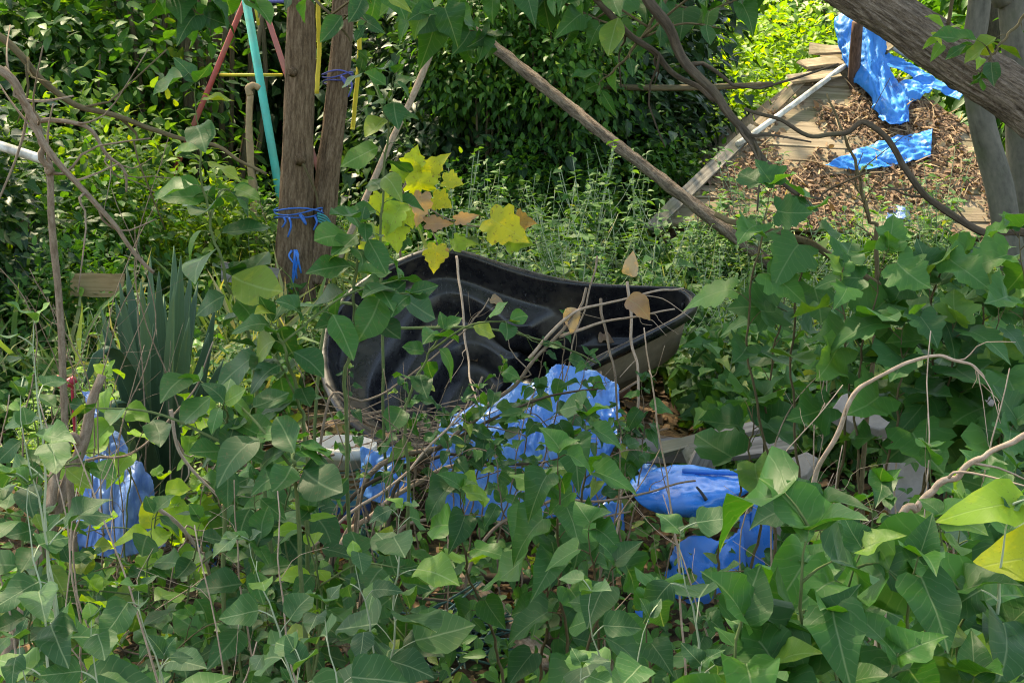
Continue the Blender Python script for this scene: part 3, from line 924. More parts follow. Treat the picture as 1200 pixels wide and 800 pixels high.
def plain_tree(name, pts, r0, r1, mat, label, crown_c, crown_r, n, branch=()):
    b = Vector(pts[0]); b.z = gh(b.x, b.y)
    root = empty(name, b, label, 'tree')
    MB().tube([b + Vector((0, 0, -.1))] + pts[1:], r0, r1, 18, 46, .08, 5 + b.x).build('trunk', M[mat], root)
    for bp, br in branch:
        MB().tube(bp, br, br * .4, 8, 20, .08, 3).build('branch', M[mat], root)
    if n: crown(root, crown_c, crown_r, n, 60)
    return root
plain_tree('tree', [(3.0, 7.6, 0), P(1188, 320, 7.6), P(1172, 225, 7.6), P(1150, 140, 7.6), P(1140, 60, 7.6), P(1150, -40, 7.6), Vector((2.4, 7.8, 4.2))], .085, .05, 'greybark',
           'slim grey tree bowed beside the shed, under the leaning trunk', (2.7, 8.3, 5.6), (1.7, 1.5, 1.3), 2200)
plain_tree('tree', [(2.95, 7.9, 0), P(1200, 260, 7.9), P(1196, 120, 7.9), P(1186, 0, 7.9), P(1180, -60, 7.9), Vector((3.1, 8.2, 4.6))], .10, .06, 'greybark',
           'straight grey tree at the edge of the shed with mossy bark', (3.6, 9.0, 6.2), (1.8, 1.6, 1.4), 2200)
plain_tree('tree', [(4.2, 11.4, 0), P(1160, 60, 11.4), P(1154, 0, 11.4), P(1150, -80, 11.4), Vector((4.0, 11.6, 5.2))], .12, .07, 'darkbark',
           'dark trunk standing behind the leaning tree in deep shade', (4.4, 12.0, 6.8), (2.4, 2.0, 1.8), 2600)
plain_tree('tree', [(-4.2, 11.8, 0), Vector((-4.3, 11.8, 1.5)), Vector((-4.1, 11.9, 3.5)), Vector((-4.0, 12, 5.0))], .12, .07, 'hazel',
           'tall brown tree rising from the bright bushes beyond the climbing frame', (-3.6, 11.0, 6.2), (2.6, 2.2, 1.8), 3800)
plain_tree('tree', [(-3.1, 6.6, 0), Vector((-3.2, 6.6, 1.5)), Vector((-3.1, 6.8, 3.5)), Vector((-2.8, 7.0, 5.0))], .11, .07, 'bark',
           'unseen brown tree beside the overgrown bank, crown widened to shade the foreground', (-1.5, 5.7, 5.9), (2.7, 2.4, 1.3), 5600)  # stands out of view; crown enlarged to shade the foreground

# ------------------------------------------------------------------ hazel stems behind, poles and play frame
def hazel_clump(cx, cy, n, label, spread=.7, lean=.5):
    base = Vector((cx, cy, gh(cx, cy)))
    root = empty('hazel_clump', base, label, 'shrub')
    for i in range(n):
        a = RN.uniform(-1, 1)
        p = base + Vector((a * .35, RN.uniform(-.3, .3), -.05))
        q = base + Vector((a * spread + RN.uniform(-.2, .2), RN.uniform(-.4, .4), 1.5))
        t = base + Vector((a * (spread + lean) + RN.uniform(-.4, .4), RN.uniform(-.6, .6), RN.uniform(2.8, 4.2)))
        MB().tube([p, q, t], RN.uniform(.02, .045), .012, 7, 14, .06, i).build('stem', M['hazel'], root)
    return root
hazel_clump(-2.35, 10.6, 15, 'brown many stemmed hazel behind the teal and red play frame', .5, .3)
hazel_clump(-3.0, 11.2, 10, 'loose spray of brown hazel stems beyond the red poles', .9, .6)

def play_frame():
    a = P(290, 10, 9.2); b = P(326, 216, 9.0)
    d = (b - a); b2 = a + d * ((a.z - gh(b.x, b.y)) / (a.z - b.z))
    base = Vector((b2.x, b2.y, gh(b2.x, b2.y)))
    root = empty('play_frame', base, 'old play frame of teal, red and yellow painted metal poles', 'play frame')
    MB().tube([b2 + d * .02, a - d * .25], .027, None, 14).build('pole', M['teal'], root)
    top = P(298, -26, 9.3)
    l = P(214, 178, 9.5); dl = l - top; l2 = top + dl * ((top.z - .0) / (top.z - l.z))
    MB().tube([top, l2], .018, None, 12).build('leg', M['red'], root)
    r = P(340, 100, 9.5); dr = r - top; r2 = top + dr * ((top.z - .0) / (top.z - r.z))
    MB().tube([top, r2], .018, None, 12).build('leg', M['pink'], root)
    MB().tube([P(258, 88, 9.42), P(306, 88, 9.25), P(330, 88, 9.45)], .011, None, 8).build('crossbar', M['ropeyellow'], root)
    MB().tube([top + Vector((-.02, .05, 0)), P(300, 10, 9.28), P(303, 30, 9.28)], .011, None, 8).build('strap', M['ropeyellow'], root)
play_frame()

def misc_poles():
    def pole(name, pts, r0, r1, mat, label, cat, seg=8, n=16, rough=0, freq=6):
        o = MB().tube(pts, r0, r1, seg, n, rough, 3.3, freq=freq).build(name, M[mat])
        return tag(o, label, cat)
    def down(p, q):
        """run the line on to the ground"""
        d = q - p; t = (p.z - gh(q.x, q.y)) / (p.z - q.z)
        return p + d * (t * 1.01)
    # straw topped stake
    a = P(293, 112, 8.4); b = P(296, 225, 8.4)
    root = empty('garden_stake', Vector((b.x, b.y, gh(b.x, b.y))), 'tan fibrous stake with a curled straw top beside the teal pole', 'stake')
    MB().tube([Vector((b.x, b.y, gh(b.x, b.y) - .05)), b, P(292, 160, 8.4), a], .022, .02, 9, 30, .3, 7, freq=14).build('shaft', M['straw'], root)
    MB().tube([a, P(291, 104, 8.4), P(297, 100, 8.4), P(304, 104, 8.4)], .022, .018, 8, 14, .3, 3, freq=14).build('curled_top', M['straw'], root)
    a = P(511, 46, 8.6); b = P(450, 184, 8.3)
    pole('pale_pole', [down(a, b), b, P(486, 108, 8.45), a], .018, .021, 'cane', 'pale bleached pole leaning in front of the dark thicket', 'pole', 8, 20, .12)
    a = P(500, 16, 8.9)
    pts = [P(480, 22, 9.0), P(520, 20, 8.9), P(556, 38, 8.8), P(590, 64, 8.7), P(650, 112, 8.5), P(710, 160, 8.3), P(790, 222, 8.05), down(P(710, 160, 8.3), P(790, 222, 8.05))]
    pole('rough_pole', pts, .034, .036, 'ridged', 'rough twisted brown pole slanting down to the shed from the dark thicket', 'pole', 12, 90, .3, 12)
    a, b = P(-60, 152, 6.1), P(50, 187, 6.0)
    pole('white_pipe', [a, P(0, 171, 6.05), b], .021, None, 'pipe', 'grimy white pipe poking out of the bushes beside dry twigs', 'pipe', 10, 14)
    a, b = P(406, 20, 8.1), P(418, 160, 8.2)
    pole('yellow_rope', [P(420, -40, 8.0), P(421, 60, 8.1), P(417, 110, 8.15), P(414, 145, 8.2), P(413, 152, 8.2)], .013, None, 'ropeyellow', 'yellow rope hanging behind the thinner trunk of the twin tree', 'rope', 7, 30, .2, 20)
    pole('yellow_rope', [P(372, -40, 8.0), P(373, 20, 8.05), P(374, 60, 8.1), P(371, 110, 8.1)], .013, None, 'ropeyellow', 'yellow rope hanging between the two tree trunks', 'rope', 7, 30, .2, 20)
    a, b = P(120, 440, 3.7), P(66, 600, 3.55)
    base = down(a, b)
    root = empty('leaning_stick', Vector((base.x, base.y, gh(base.x, base.y))), 'thick peeling stick leaning over the grey blue tarpaulin', 'stick')
    MB().tube([base, b, P(97, 520, 3.62), P(108, 470, 3.66), a], .017, .012, 10, 40, .18, 5, freq=12).build('shaft', M['twig'], root)
    MB().tube([P(96, 522, 3.62), P(82, 512, 3.6), P(66, 548, 3.58), P(58, 600, 3.5)], .012, .014, 8, 20, .18, 8).build('fork', M['twig'], root)
    # brown beam right of the vine leaves
    a, b = P(700, 101, 9.6), P(905, 99, 9.9)
    pole('dead_pole', [P(640, 92, 9.6), a, P(800, 103, 9.7), b], .022, .02, 'hazel', 'straight brown pole lying level in the bushes behind the shed', 'pole', 8, 20, .1)
    o = board('tan_board', None, P(114, 334, 6.4), (1, .1, -.03), (0, -1, .25), .25, .11, .02, 'tanboard', RN)
    tag(o, 'tan plywood board propped in the weeds behind the spiky plant', 'board')
    o = board('tan_board', None, P(292, 322, 6.9), (1, .15, -.15), (0, -1, .35), .26, .10, .02, 'greywood', RN)
    tag(o, 'pale grey board half buried in the weeds beside the twin tree', 'board')
misc_poles()

# ------------------------------------------------------------------ pond liner
POND_SPOTS = []
def pond():
    rng = random.Random(3)
    C = P(590, 400, 5.5); B = rad(33)
    ex = Vector((1, 0, 0)); ey = Vector((0, math.cos(B), math.sin(B))); n = Vector((0, -math.sin(B), math.cos(B)))
    px = [(384, 412), (390, 378), (410, 348), (444, 322), (480, 304), (512, 295), (545, 299), (590, 314), (640, 328), (690, 335), (745, 337), (790, 339), (808, 350),
          (797, 368), (740, 397), (690, 422), (640, 455), (585, 492), (520, 520), (462, 516), (414, 488), (390, 450)]
    uv = []
    for x, y in px:
        r = ray(x, y); k = (C - CAM).dot(n) / r.dot(n); q = CAM + r * k - C
        uv.append(Vector((q.dot(ex), q.dot(ey), 0)))
    m = len(uv); N = 132
    loop = catmull(uv[-2:] + uv + uv[:3], N * (m + 4) // m + 40)
    # resample the closed loop by angle order
    full = catmull([uv[i % m] for i in range(-3, m + 4)], (m + 6) * 12 + 1)[36:36 + m * 12]
    step = len(full) / N
    ring = [full[int(i * step)] for i in range(N)]
    cen = Vector((sum(p.x for p in ring) / N, sum(p.y for p in ring) / N, 0))
    def ringat(inset, depth, wob=0.0, lobes=3, ph=0.0, sm=0.0):
        out = []
        for i, p in enumerate(ring):
            a = i / N * 2 * math.pi
            ins = inset + wob * math.sin(a * lobes + ph)
            q = p
            if sm:
                s = Vector()
                for j in range(-14, 15): s += ring[(i + j) % N]
                q = p.lerp(s / 29, sm)
            d = cen - q; L = d.length
            q = q + d * min(.95, ins / L)
            dp = depth if depth < .02 else depth + .15 * min(1, (depth - .02) / .1) * max(0, min(1, (p.x - cen.x - .28) / .22))
            q3 = C + ex * q.x + ey * q.y - n * (dp + .0025 * noise.noise(Vector((q.x * 4, q.y * 4, depth * 5))) )
            out.append(q3)
        return out
    prof = [(-.036, .030), (-.037, .014), (-.034, .003), (-.026, -.003), (-.010, -.003), (-.001, .0), (.004, .010), (.018, .07), (.03, .118), (.040, .130)]
    rings = [ringat(a, b) for a, b in prof]
    rings += [ringat(.055, .136, .0), ringat(.125, .139, .05, 3, .4, .3), ringat(.142, .150, .05, 3, .4, .4), ringat(.165, .23, .055, 3, .4, .5), ringat(.18, .272, .055, 3, .4, .6),
              ringat(.205, .282, .06, 2, 1.2, .7), ringat(.28, .286, .07, 2, 1.2, .8), ringat(.30, .298, .07, 2, 1.2, .9), ringat(.325, .38, .07, 2, 1.2, .9), ringat(.345, .405, .07, 2, 1.2, .9), ringat(.38, .412, .07, 2, 1.2, 1)]
    mb = MB()
    vs = [p for r in rings for p in r]; fs = []
    K = len(rings)
    for k in range(K - 1):
        for i in range(N):
            j = (i + 1) % N
            fs.append((k * N + i, k * N + j, (k + 1) * N + j, (k + 1) * N + i))
    c = len(vs); vs.append(C + ex * cen.x + ey * cen.y - n * .414)
    for i in range(N): fs.append(((K - 1) * N + i, (K - 1) * N + (i + 1) % N, c))
    mb.add(vs, fs)
    base = Vector((C.x, C.y, 0)); base.z = gh(base.x, base.y)
    root = empty('pond_liner', base, 'black moulded plastic pond liner tipped towards the viewer on the heap', 'pond liner')
    o = mb.build('basin', [M['pond'], M['pondmud']], root)
    solid(o, .006, 1.0, 1)
    # make sure normals face into the bowl side, so that the muddy side is outside
    me = o.data
    nn = Vector()
    for p in me.polygons:
        if p.index > (K - 2) * N: nn += p.normal
    if nn.dot(n) < 0: me.flip_normals()
    o.modifiers['thick'].offset = -1.0
    # moulded ribs in the wall
    for a0 in (70, 78, 86, 94):
        i = int(a0 / 132 * N)
        MB().tube([ringat(.012, .03)[i], ringat(.028, .09)[i], ringat(.046, .133)[i]], .007, .009, 8, 8).build('rib', M['pond'], o).location = (0, 0, 0)
    sh = ringat(.09, .132); sh2 = ringat(.30, .40)
    POND_SPOTS.extend([(sh[q], 0) for q in (8, 22, 40, 58, 70, 100, 118)] + [(sh2[q], 1) for q in (5, 30, 66, 90, 110)])
    # brick supports under the raised side
    for x, y, h in ((-.32, 6.28, 3), (.42, 6.22, 3)):
        for k in range(h):
            g = gh(x, y)
            q = MB().box((0, 0, 0), .22, .11, .068, jit=.003)
            o = bevel(q.build('brick', M['brick'], smooth=False), .006)
            o.location = (x + RN.uniform(-.01, .01), y + RN.uniform(-.01, .01), g + .03 + k * .07)
            o.rotation_euler = (0, 0, RN.uniform(-.2, .2))
            tag(o, 'old red brick stacked under the raised edge of the black pond', 'brick', 'bricks propping the pond liner')
    return C, ex, ey, n
PC, PX, PY, PN = pond()
# ------------------------------------------------------------------ blue plastic, boards, rubble
def junk():
    # crumpled sheet in front of the pond
    rows = [[P(516, 482, 4.98), P(560, 463, 5.0), P(610, 444, 5.02), P(650, 424, 5.05), P(690, 430, 5.05), P(725, 446, 5.0)],
            [P(506, 512, 4.86), P(556, 498, 4.84), P(606, 490, 4.84), P(652, 478, 4.86), P(695, 480, 4.88), P(730, 498, 4.86)],
            [P(500, 548, 4.80), P(550, 545, 4.76), P(604, 540, 4.74), P(652, 535, 4.76), P(690, 532, 4.78), P(716, 540, 4.78)],
            [P(496, 600, 4.76), P(548, 606, 4.70), P(604, 612, 4.66), P(652, 606, 4.68), P(690, 596, 4.70), P(712, 586, 4.72)]]
    g = wrinkle(loft(rows, 150, 110), .05, (6, 3, 1.3), 2, None, True)
    g = fray(wrinkle(g, .012, (15, 7, 4), 6, None, True), .9, 11)
    o = MB().grid(g).build('plastic_sheet', M['bluesheet']); solid(o, .002)
    tag(o, 'crumpled light blue plastic sheet hanging below the black pond liner', 'plastic sheet')
    rows = [[P(424, 520, 4.7), P(450, 524, 4.72), P(478, 516, 4.75)], [P(420, 545, 4.66), P(448, 552, 4.64), P(482, 548, 4.68)], [P(418, 578, 4.62), P(446, 590, 4.6), P(484, 588, 4.62)]]
    o = MB().grid(fray(wrinkle(loft(rows, 50, 50), .05, (11, 6, 5), 5, None, True), .9, 12)).build('plastic_sheet', M['bluesheet']); solid(o, .002)
    tag(o, 'small crumpled blue plastic scrap beside the striped bucket', 'plastic sheet')
    # folded strip running down to the drum shell
    rows = [[P(708, 498, 4.95), P(722, 496, 4.96)], [P(724, 520, 4.85), P(742, 516, 4.86)], [P(744, 545, 4.72), P(764, 540, 4.73)], [P(762, 572, 4.6), P(784, 568, 4.6)]]
    o = MB().grid(wrinkle(loft(rows, 10, 40), .03, (14, 9, 9), 15)).build('plastic_strip', M['bluesheet']); solid(o, .002)
    tag(o, 'narrow twisted blue plastic strip between the sheet and the drum shell', 'plastic strip')
    # broken drum shell
    D = 4.35
    base = P(820, 600, D); base.z = gh(base.x, base.y)
    root = empty('broken_drum', base, 'glossy split bright blue plastic drum shell among heart shaped leaves', 'drum')
    rows = [[P(742, 562, 4.42), P(772, 548, 4.46), P(812, 546, 4.50), P(852, 549, 4.50), P(893, 552, 4.46)],
            [P(738, 570, 4.34), P(772, 560, 4.36), P(815, 558, 4.38), P(856, 560, 4.38), P(894, 560, 4.38)],
            [P(748, 588, 4.27), P(778, 580, 4.25), P(818, 577, 4.24), P(856, 575, 4.26), P(888, 569, 4.32)],
            [P(768, 600, 4.25), P(790, 597, 4.20), P(822, 594, 4.20), P(848, 589, 4.24), P(872, 578, 4.30)],
            [P(776, 604, 4.28), P(795, 606, 4.24), P(822, 602, 4.25), P(844, 594, 4.28), P(862, 582, 4.33)]]
    g = wrinkle(loft(rows, 48, 36), .012, (8, 8, 8), 7)
    o = MB().grid(g).build('shell', M['blueplastic'], root); solid(o, .006)
    rim = [P(800, 551, 4.415), P(830, 553, 4.39), P(860, 554, 4.385), P(894, 556, 4.40)]
    MB().tube(rim, .010, .008, 8, 24).build('rim', M['blueplastic'], root)
    MB().tube([P(816, 570, 4.225), P(822, 577, 4.215), P(828, 586, 4.205)], .004, .006, 6, 8).build('handle_slot', M['pond'], root)
    # lower wall of the drum, broken, down to the ground
    rows = [[P(790, 640, 4.32), P(815, 626, 4.26), P(846, 632, 4.28), P(872, 616, 4.36)],
            [P(782, 665, 4.30), P(812, 662, 4.22), P(846, 664, 4.24), P(874, 652, 4.34)],
            [P(776, 690, 4.28), P(810, 694, 4.18), P(846, 692, 4.2), P(876, 680, 4.30)],
            [P(774, 716, 4.26), P(808, 722, 4.16), P(846, 720, 4.18), P(876, 710, 4.28)]]
    o = MB().grid(fray(wrinkle(loft(rows, 30, 30), .012, (6, 6, 6), 9), .9, 13)).build('wall', M['blueplastic'], root); solid(o, .006)
    # separate shards
    def shard(pts, label, mat='blueplastic', t=.006):
        g = fray(wrinkle(loft(pts, 16, 16), .006, (9, 9, 9), len(label)), .9, len(label))
        o = MB().grid(g).build('plastic_shard', M[mat]); solid(o, t)
        tag(o, label, 'plastic shard')
    shard([[P(864, 604, 4.42), P(884, 598, 4.44), P(905, 592, 4.46)], [P(866, 622, 4.40), P(886, 620, 4.41), P(906, 618, 4.44)], [P(868, 700, 4.36), P(888, 705, 4.38), P(908, 700, 4.42)]],
          'upright jagged blue plastic shard beside the split drum')
    shard([[P(884, 576, 4.44), P(889, 576, 4.44), P(893, 575, 4.45)], [P(882, 592, 4.42), P(886, 594, 4.42), P(890, 594, 4.43)], [P(876, 640, 4.40), P(880, 640, 4.40), P(886, 640, 4.41)]],
          'thin blue plastic splinter standing between drum and jagged shard')
    shard([[P(700, 590, 4.6), P(716, 586, 4.6), P(730, 590, 4.62)], [P(702, 630, 4.55), P(718, 628, 4.54), P(732, 628, 4.56)], [P(704, 690, 4.5), P(720, 694, 4.48), P(734, 692, 4.5)]],
          'dull blue plastic flap showing beneath the twisted strip', 'bluesheet', .003)
    rows = [[P(742, 700, 4.1), P(758, 694, 4.12), P(776, 690, 4.14)], [P(744, 730, 4.06), P(760, 732, 4.05), P(780, 722, 4.08)], [P(748, 775, 4.02), P(764, 778, 4.0), P(784, 770, 4.04)]]
    shard(rows, 'blue plastic offcut lying low on the litter in front of the drum', 'blueplastic', .004)
    # grey blue tarpaulin on the left
    rows = [[P(97, 452, 4.5), P(102, 450, 4.5), P(106, 455, 4.5)], [P(96, 480, 4.42), P(114, 476, 4.40), P(134, 488, 4.44)], [P(94, 515, 4.34), P(122, 512, 4.30), P(158, 522, 4.36)],
            [P(90, 552, 4.26), P(128, 555, 4.22), P(176, 552, 4.30)], [P(84, 600, 4.2), P(130, 612, 4.15), P(190, 600, 4.24)], [P(80, 640, 4.18), P(130, 655, 4.13), P(195, 640, 4.2)]]
    o = MB().grid(fray(wrinkle(loft(rows, 80, 100), .05, (12, 6, 2.5), 17, None, True), .8, 14)).build('tarpaulin', M['tarpfaded']); solid(o, .003)
    tag(o, 'faded grey blue tarpaulin peak propped beside the spiky plant', 'tarpaulin')
    for x, y, lab in ((238, 662, 'blue plastic bit under the woody twigs left of the bucket'), (78, 655, 'dark blue plastic bit lying in the litter below the faded tarpaulin')):
        q = onground(x, y)
        rows = [[q + Vector((a * .05, .05 - b * .05, .06 - .03 * b)) for a in (-1, 0, 1)] for b in (0, 1, 2)]
        o = MB().grid(wrinkle(loft(rows, 10, 10), .02, (20, 20, 20), x)).build('plastic_scrap', M['bluesheet']); solid(o, .003)
        tag(o, lab, 'plastic scrap')
    # striped bucket
    c = P(398, 560, 4.85); c.z = gh(c.x, c.y)
    root = empty('paint_bucket', c, 'white paint bucket with blue, red and tan striped label below the pond', 'bucket')
    n = 32; vs, fs = [], []
    for k, (r, z) in enumerate(((.095, 0), (.10, .01), (.115, .30), (.122, .30), (.122, .315), (.118, .34), (.112, .34), (.095, .02), (0, .02))):
        for i in range(n):
            a = i / n * 2 * math.pi
            vs.append((r * math.cos(a), r * math.sin(a), z + .0))
    for k in range(8):
        for i in range(n):
            fs.append((k * n + i, k * n + (i + 1) % n, (k + 1) * n + (i + 1) % n, (k + 1) * n + i))
    mb = MB(); mb.add(vs, fs)
    o = mb.build('body', M['label'], root, origin=Vector((0, 0, 0)))
    o.rotation_euler = (rad(-4), rad(3), 0)
    h = MB().tube([Vector((math.cos(a) * .125, -.02 - .10 * math.sin(a), .30 - .03 * math.sin(a))) for a in np.linspace(0, math.pi, 14)], .003, None, 6)
    h.build('handle', M['wire'], root, origin=Vector((0, 0, 0)))
    # grey weathered boards and a bent sheet metal corner
    o = board('grey_board', None, P(838, 512, 4.72), (1, .12, .22), (0, -.35, 1), .40, .06, .02, 'greywood', RN, .006)
    tag(o, 'silver grey weathered board propped above the drum shell', 'board')
    o = board('grey_board', None, P(866, 526, 4.66), (1, .05, .13), (0, -.7, 1), .36, .075, .025, 'greywood', RN, .006)
    tag(o, 'second grey board lying just below the propped one, over a dark gap', 'board')
    o = board('grey_board', None, P(822, 545, 4.62), (.42, .1, 1), (0.2, -1, .2), .20, .085, .025, 'greywood', RN, .006, .05)
    tag(o, 'short upright grey board end behind the blue drum shell', 'board')
    o = board('grey_board', None, P(783, 528, 4.75), (1, .2, -.05), (0, -1, .5), .26, .09, .02, 'concrete', RN, .004, .04)
    tag(o, 'flat grey slate coloured board left of the silver boards', 'board')
    def slab(poly, d0, t, label, tilt):
        """broken slab with an uneven outline"""
        q = [P(x, y, d0 + tilt * (y - poly[0][1]) / 100.0) for x, y in poly]
        cc = sum(q, Vector()) / len(q)
        nn = Vector()
        for i in range(len(q)): nn += (q[i] - cc).cross(q[(i + 1) % len(q)] - cc)
        nn.normalize()
        if nn.y > 0: nn = -nn
        mb = MB(); k = len(q)
        vs = [p + Vector((RN.uniform(-.004, .004), 0, RN.uniform(-.004, .004))) for p in q] + [p - nn * t for p in q]
        fs = [tuple(range(k)), tuple(range(2 * k - 1, k - 1, -1))] + [(i, i + k, (i + 1) % k + k, (i + 1) % k) for i in range(k)]
        mb.add(vs, fs)
        o = bevel(mb.build('concrete_slab', M['concrete'], smooth=False), .006)
        tag(o, label, 'concrete slab')
    slab([(985, 462), (1030, 448), (1062, 470), (1058, 498), (1030, 502), (1000, 496), (975, 480)], 4.75, .06, 'broken grey concrete slab tilted above the dark hole', -.35)
    slab([(905, 545), (945, 528), (960, 536), (946, 556), (920, 566), (902, 562)], 4.5, .05, 'small grey concrete chunk to the right of the grey boards', -.4)
    slab([(1128, 432), (1160, 428), (1172, 448), (1165, 474), (1135, 476), (1120, 452)], 4.9, .07, 'rounded grey concrete lump under dense leaves behind the arching cane', -.3)
    slab([(1040, 500), (1075, 490), (1090, 520), (1084, 640), (1044, 650)], 4.85, .08, 'upright concrete block closing the side of the dark hole', -.2)
    slab([(880, 575), (915, 565), (922, 600), (918, 680), (880, 690)], 4.7, .1, 'rough dark earth stained concrete stump behind the blue shards', -.2)
    # red bit
    q = onground(82, 500); q = P(82, 450, 4.9)
    mb = MB().tube([P(66, 446, 4.9), P(76, 450, 4.88), P(88, 444, 4.9)], .02, .014, 8, 10, .3)
    mb.tube([P(84, 446, 4.9), P(86, 480, 4.9), Vector((q.x, q.y, gh(q.x, q.y)))], .006, .006, 6, 6)
    tag(mb.build('red_trowel', M['redplastic']), 'small dark red plastic handle stuck in the weeds near the faded tarpaulin', 'garden tool')
    # wicker scraps, stump, log
    q = onground(425, 790)
    root = empty('tree_stump', q, 'splintered weathered stump post on the leaf litter', 'stump')
    MB().tube([q + Vector((0, 0, -.05)), q + Vector((0, 0, .1)), P(425, 712, q.y)], .06, .045, 16, 24, .22, 4, freq=8).build('post', M['twig'], root)
    for dx, hh in ((-.03, .06), (.0, .1), (.03, .05), (.02, .08)):
        t = P(425, 716, q.y) + Vector((dx, RN.uniform(-.02, .02), -.02))
        MB().tube([t, t + Vector((0, 0, hh))], .016, .004, 6).build('splinter', M['twig'], root)
    a, b = onground(640, 800), P(540, 688, 4.25)
    a = onground(632, 792)
    o = MB().tube([a + Vector((.03, -.05, .03)), a.lerp(b, .5) + Vector((0, 0, .05)), b + Vector((0, 0, .02)), b + Vector((-.06, .12, -.12))], .040, .032, 14, 40, .2, 8, freq=7).build('fallen_log', M['twig'])
    tag(o, 'short knobbly log slanting over brown leaf litter', 'log')
    a = onground(700, 705)
    o = MB().tube([a + Vector((-.55, .12, .03)), a + Vector((-.2, .06, .05)), a + Vector((.1, -.02, .04))], .02, .014, 8, 24, .2, 3).build('fallen_branch', M['darkbark'])
    tag(o, 'dark fallen branch lying level behind the knobbly log', 'branch')
    # wire tangles
    def tangle(px, py, n, r, label, dz=.08):
        q = onground(px, py)
        mb = MB()
        for i in range(n):
            pts = [q + Vector((RN.gauss(0, r), RN.gauss(0, r * .6), abs(RN.gauss(0, dz)) + .01)) for _ in range(6)]
            mb.tube(pts, .0035, None, 5, 36)
        tag(mb.build('wire_tangle', M['wire']), label, 'wire')
    tangle(490, 770, 16, .13, 'dark green wire tangled on the litter between stump and log', .07)
    tangle(570, 760, 10, .08, 'loose coils of green wire beside the knobbly log', .05)
    q = P(430, 665, 3.9)
    mb = MB()
    for i in range(8):
        pts = [q + Vector((RN.gauss(0, .03), RN.gauss(0, .03), RN.uniform(-.35, .14))) for _ in range(5)]
        pts.append(Vector((q.x, q.y, gh(q.x, q.y))))
        mb.tube(pts, .0035, None, 5, 30)
    tag(mb.build('wire_bundle', M['wire']), 'upright bundle of dark green wire below the bucket', 'wire')
junk()

# ------------------------------------------------------------------ dead branches and canes
def branch(name, pts, r0, r1, mat, label, cat='branch', twigs=0, seg=7, group=None, n=30, tl=.25, rough=.12):
    b = Vector(pts[0])
    root = empty(name, b, label, cat, group)
    c = catmull(pts, n)
    sd_ = RN.uniform(0, 50); L_ = max(.3, sum((c[k + 1] - c[k]).length for k in range(n - 1)))
    for k in range(1, n):
        u = k / (n - 1) * L_ * 7 + sd_
        c[k] = c[k] + Vector((noise.noise(Vector((u, 0, 1))), noise.noise(Vector((u, 4, 2))), noise.noise(Vector((u, 8, 3))))) * min(.016, .006 + r0) * min(1, k / 4)
    MB().tube(c, r0, r1, seg, None, rough, r0 * 900, freq=14).build('limb', M[mat], root)
    for i in range(twigs):
        t = RN.uniform(.25, .98); k = int(t * (n - 1)); p = c[k]
        d = (c[min(k + 1, n - 1)] - c[max(k - 1, 0)]).normalized()
        s = d.cross(Vector((RN.gauss(0, 1), RN.gauss(0, 1), RN.gauss(0, 1)))).normalized()
        l = tl * RN.uniform(.4, 1.2)
        jv = lambda: Vector((RN.gauss(0, 1), RN.gauss(0, 1), RN.gauss(0, 1))) * l * .07
        q = [p, p + (d * .5 + s * .3) * l * .3 + jv(), p + (d * .65 + s * .55) * l * .6 + jv(), p + (d * .8 + s * .9 + Vector((0, 0, RN.uniform(-.3, .3)))) * l]
        rr = (r0 + (r1 - r0) * t) * .55
        MB().tube(q, rr, rr * .4, 5, 8).build('twig', M[mat], root)
    return root

def g0(px, py, d, dx=0, dy=0):
    p = P(px, py, d); return Vector((p.x + dx, p.y + dy, gh(p.x + dx, p.y + dy) - .03))

branch('hanging_branch', [P(700, -120, 4.6), P(762, 0, 4.5), P(802, 68, 4.5), P(850, 128, 4.4), P(900, 190, 4.35), P(935, 228, 4.3)], .020, .010, 'darkbark',
       'dark bare branch hanging steeply in front of the shed roof', twigs=5, tl=.35, n=50)
branch('hanging_branch', [P(640, -60, 4.7), P(740, 40, 4.6), P(790, 85, 4.6), P(838, 118, 4.5)], .012, .008, 'darkbark',
       'thinner dark branch joining the steep one from above', twigs=3, tl=.3)
branch('crooked_branch', [P(1420, 320, 4.0), P(1290, 290, 4.05), P(1200, 276, 4.1), P(1150, 268, 4.1), P(1105, 246, 4.1), P(1072, 216, 4.1), P(1050, 180, 4.1), P(1018, 143, 4.1), P(990, 156, 4.1), P(955, 157, 4.1), P(915, 143, 4.1), P(873, 128, 4.1)], .014, .005, 'darkbark',
       'crooked dark branch winding across in front of the blue tarpaulin', twigs=3, n=70, tl=.2)
branch('thin_sapling', [g0(1005, 600, 4.2), P(1028, 320, 4.2), P(1018, 255, 4.2), P(1005, 200, 4.2), P(990, 160, 4.2), P(968, 110, 4.25)], .008, .003, 'brownstem', 'bare wiry brown sapling in front of the plank roof', 'sapling', 8, tl=.18)
branch('vine_stem', [P(1330, 500, 3.6), P(1150, 440, 3.7), P(1060, 360, 3.7), P(960, 290, 3.75), P(880, 266, 3.8), P(840, 255, 3.85)], .012, .008, 'brownstem', 'brown vine stem running behind the broad lobed leaves', 'vine', 3)
branch('arching_cane', [g0(930, 640, 2.9), P(938, 660, 2.9), P(950, 590, 2.9), P(968, 530, 2.88), P(1000, 468, 2.86), P(1045, 432, 2.84), P(1100, 418, 2.82), P(1140, 428, 2.80), P(1152, 440, 2.8)], .0072, .0025, 'cane',
       'bleached cane arching over the grey slabs', 'cane', 5, 8, None, 80, .12, .3)
branch('slanting_cane', [g0(1000, 700, 2.3), P(1040, 670, 2.3), P(1080, 592, 2.3), P(1112, 560, 2.3), P(1150, 536, 2.3), P(1210, 508, 2.3), P(1300, 480, 2.3)], .0072, .0045, 'cane',
       'bleached cane slanting low beside the pale lime leaf', 'cane', 4, 8, None, 60, .12, .3)
